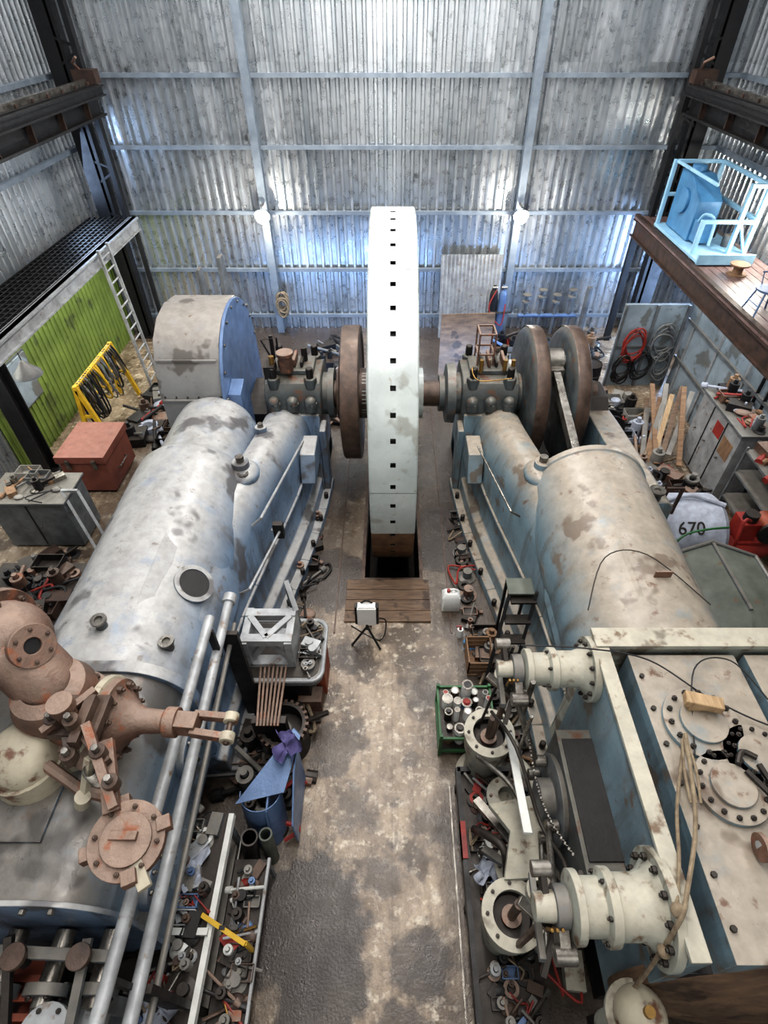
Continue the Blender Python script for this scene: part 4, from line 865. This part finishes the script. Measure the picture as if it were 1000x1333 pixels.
b.loft([[(4.75,6.3,1.0),(5.4,6.4,1.2),(6.1,6.2,1.05),(5.6,6.1,.2),(5.0,6.1,.2)],[(4.75,5.3,.95),(5.4,5.0,1.2),(6.1,5.2,1.05),(5.5,5.4,.1),(4.95,5.4,.1)],[(4.75,4.4,.8),(5.2,4.2,.95),(5.7,4.4,.8),(5.3,4.7,0),(4.95,4.7,0)]],'greengrey')
b.path([(4.75,6.3,1.02),(4.75,5.3,.97),(4.75,4.4,.82),(5.2,4.2,.97),(5.7,4.4,.82),(6.1,5.2,1.07),(6.1,6.2,1.07),(5.4,6.4,1.22),(4.75,6.3,1.02)],.035,'grey')
b.beam((5.4,6.4,1.21),(5.4,5.0,1.21),.05,.05,'grey')
b.done()
e = empty('white_tank',(5.1,7.2,0)); b = B('tank_shell')
b.lathe((4.65,7.2,.7),(1,0,0),[(0,0),(.4,.0),(.6,.05),(.68,.12),(.68,1.15),(.6,1.25),(.4,1.3),(0,1.3)],'cloth',48)
for x in (4.8,5.7): b.bb(x-.06,x+.06,6.8,7.6,0,.25,'dark')
b.path([(4.8,7.2,1.4),(5.3,7.3,1.46),(5.85,7.1,1.4)],.04,'cloth',smooth=4)
b.done(e)
cu = bpy.data.curves.new('tank_number','FONT'); cu.body='670'; cu.size=.32; cu.extrude=.004
to = bpy.data.objects.new('tank_number',cu); bpy.context.collection.objects.link(to); cu.materials.append(M['dark'])
al=38*D2R
to.location=(4.95,7.2-.695*math.cos(al),.7+.695*math.sin(al)); to.rotation_euler=(math.pi/2-al-.12,0,0); to.parent=e; to.matrix_parent_inverse=Matrix.Translation(-e.location)
b = B('green_strap'); b.path([(4.6,6.25,1.05),(4.9,6.45,1.3),(5.3,6.55,1.35),(5.8,6.7,1.25)],.02,'gr',smooth=5); b.done()
b = B('rusty_stand')
for x in (4.55,4.8): b.beam((x,6.9,.0),(x+.1,7.0,1.9),.045,.045,'blackrust')
for z in (.5,1.1,1.5,1.88): b.beam((4.55+.1*z/1.9,6.9+.1*z/1.9,z),(4.8+.1*z/1.9,6.9+.1*z/1.9,z),.04,.04,'blackrust')
b.done()
# ------------------------------------------------------------------ back wall things
b = B('corrugated_offcut_sheet'); n=16; vs=[]
for j,(z,y) in enumerate(((0,YB-.75),(2.35,YB-.32))):
    for i in range(n*2+1): vs.append((1.45+i*(1.8/(n*2)),y-(.05 if i%2 else 0),z))
m=n*2+1; fs=[(i,i+1,m+i+1,m+i) for i in range(m-1)]; b.add(vs,fs,'ltgrey'); b.done()
b = B('leaning_plywood'); b.loft([[(1.3,13.9,0),(2.75,13.9,0),(2.75,13.94,0),(1.3,13.94,0)],[(1.35,14.5,1.55),(2.8,14.5,1.6),(2.8,14.54,1.6),(1.35,14.54,1.55)]],'woodd').beam((1.4,14.55,0),(1.4,14.57,1.5),.06,.06,'wood').beam((2.7,14.57,0),(2.7,14.59,1.5),.06,.06,'wood'); b.done()
b = B('oxy_cylinders')
for x in (3.05,3.32): b.lathe((x,16.4,0),(0,0,1),[(0,0),(.12,0),(.12,1.3),(.1,1.42),(.04,1.5),(.04,1.6),(0,1.6)],'dark' if x<3.2 else 'bluegrey',24).cyl((x-.08,16.35,1.55),(x+.08,16.35,1.55),.04,'steel')
b.bb(2.9,3.5,16.25,16.3,.8,.86,'steel').path([(3.1,16.3,1.5),(2.9,16.15,1.0),(3.3,16.1,.5),(3.4,16.25,1.1)],.02,'redb',smooth=5); b.done()
PAL=['dark','redb','rust','grey','black','steel','dark','blackrust','black','bluegrey','conc','dark','black']
clutter('scrap_heap',-6.5,-4.1,14.8,16.2,0,90,61,2.6,PAL).done()
clutter('spare_parts_heap',2.9,6.4,14.8,15.9,0,100,62,2.6,PAL+['wood']).done()
clutter('spare_parts_heap',-2.4,-1.0,11.5,16.0,0,50,63,2.4,['dark','rust','grey','black']).done()
clutter('crank_side_parts',4.6,5.7,11.6,12.7,0,30,64,2.6,PAL).done()
b = B('valve_manifold')
for i in range(4):
    x=4.1+i*.45; b.cyl((x,YB-.5,0),(x,YB-.5,1.0+.15*(i%2)),.05,'grey').lathe((x,YB-.5,1.0+.15*(i%2)),(0,0,1),[(.0,0),(.12,0),(.12,.05),(.05,.08),(.05,.2),(.13,.22),(.13,.25),(0,.25)],'grey',20)
b.cyl((3.9,YB-.5,.6),(5.7,YB-.5,.6),.06,'bluegrey').cyl((5.9,YB-.6,0),(5.9,YB-.6,1.5),.09,'grey'); b.done()
for x,y,k in ((-4.9,14.0,'bluegrey'),(-4.7,13.3,'dark'),(4.9,14.1,'blue'),(5.2,13.1,'dark')):
    b = B('oil_drum'); b.lathe((x,y,0),(0,0,1),[(0,0),(.29,0),(.29,.28),(.305,.3),(.29,.32),(.29,.58),(.305,.6),(.29,.62),(.29,.88),(.28,.88),(.28,.86),(0,.86)],k,32); b.done()
for x in (-3.5,3.5):
    b = B('flood_lamp'); b.bb(x-.03,x+.03,YB-.75,YB-.44,3.68,3.72,'grey').lathe((x,YB-.72,3.5),(0,-.75,-.45),[(.04,-.14),(.09,-.1),(.2,.02),(.21,.04),(.19,.04),(.05,-.06)],'ltgrey').ball((x,YB-.8,3.46),.16,'bulb')
    b.done()
b = B('bulkhead_lamp'); b.ball((8.2,12.6,4.35),.18,'bulb').cyl((8.2,12.6,4.35),(8.5,12.6,4.35),.1,'grey'); b.done()
# ------------------------------------------------------------------ lights
def area(name, loc, rot, sx, sy, pw, col):
    l = bpy.data.lights.new(name,'AREA'); l.shape='RECTANGLE'; l.size=sx; l.size_y=sy; l.energy=pw; l.color=col
    o = bpy.data.objects.new(name,l); bpy.context.collection.objects.link(o); o.location=loc; o.rotation_euler=[a*D2R for a in rot]; return o
area('skylight',(-5,8,10.8),(0,0,0),.7,15,420,(.97,.98,1))
area('skylight',(5,8,10.8),(0,0,0),.7,15,420,(.97,.98,1))
area('skylight',(0,8,10.8),(0,0,0),1.2,15,1150,(1,.97,.95))
area('front_fill',(0,-2.6,6.5),(68,0,0),9,4,200,(1,.97,.93))  # added front fill behind the camera; the front wall has no doorway
area('side_fill',(8.1,15.3,1.9),(0,90,0),2.4,2.2,240,(.42,.62,1))  # blue light added to tint the lower back wall; no window here
area('side_fill',(-7.9,15.6,4.6),(0,-75,0),1.6,1.6,60,(.5,.68,1))  # second added blue light, from the left; no window here
area('back_wall_fill',(0,14.2,10.4),(12,0,0),5,.8,330,(1,.96,.9))  # added below the roof to give the wall ribs contrast; no window
area('side_fill',(7.3,11,2.9),(0,15,0),.8,5,55,(.9,.95,1))  # area light beneath the right deck, no window modelled
area('under_deck_light',(-7.6,11,3.1),(0,-10,0),.8,9,140,(1,1,.95))
area('back_blue_fill',(0,13.2,.9),(62,0,0),9,.5,170,(.34,.56,1))  # unseen blue strip added low down to colour the foot of the back wall
for n_,p_,w_ in (('lamp_glow_a',(-3.5,YB-1.15,3.4),130),('lamp_glow_b',(3.5,YB-1.15,3.4),130),('lamp_glow_c',(7.9,12.6,4.35),60)):
    l=bpy.data.lights.new(n_,'POINT'); l.energy=w_; l.shadow_soft_size=.15; l.color=(1,.93,.82); o=bpy.data.objects.new(n_,l); o.location=p_; bpy.context.collection.objects.link(o)
w = bpy.data.worlds.new('world'); bpy.context.scene.world=w; w.use_nodes=True
w.node_tree.nodes['Background'].inputs[0].default_value=(.75,.85,1,1); w.node_tree.nodes['Background'].inputs[1].default_value=.3
# ------------------------------------------------------------------ camera
cd = bpy.data.cameras.new('camera'); cam = bpy.data.objects.new('camera',cd); bpy.context.collection.objects.link(cam)
cd.sensor_fit='VERTICAL'; cd.sensor_height=24; cd.lens=720/1333*24; cd.shift_x=-10/1333; cd.clip_start=.05
cam.location=(0,0,8); cam.rotation_euler=((90-43.6)*D2R,0,0)
bpy.context.scene.camera=cam
vs_ = bpy.context.scene.view_settings
vs_.view_transform='Standard'; vs_.exposure=0.12
try: vs_.look='Medium High Contrast'
except Exception as ex: print('look', ex)
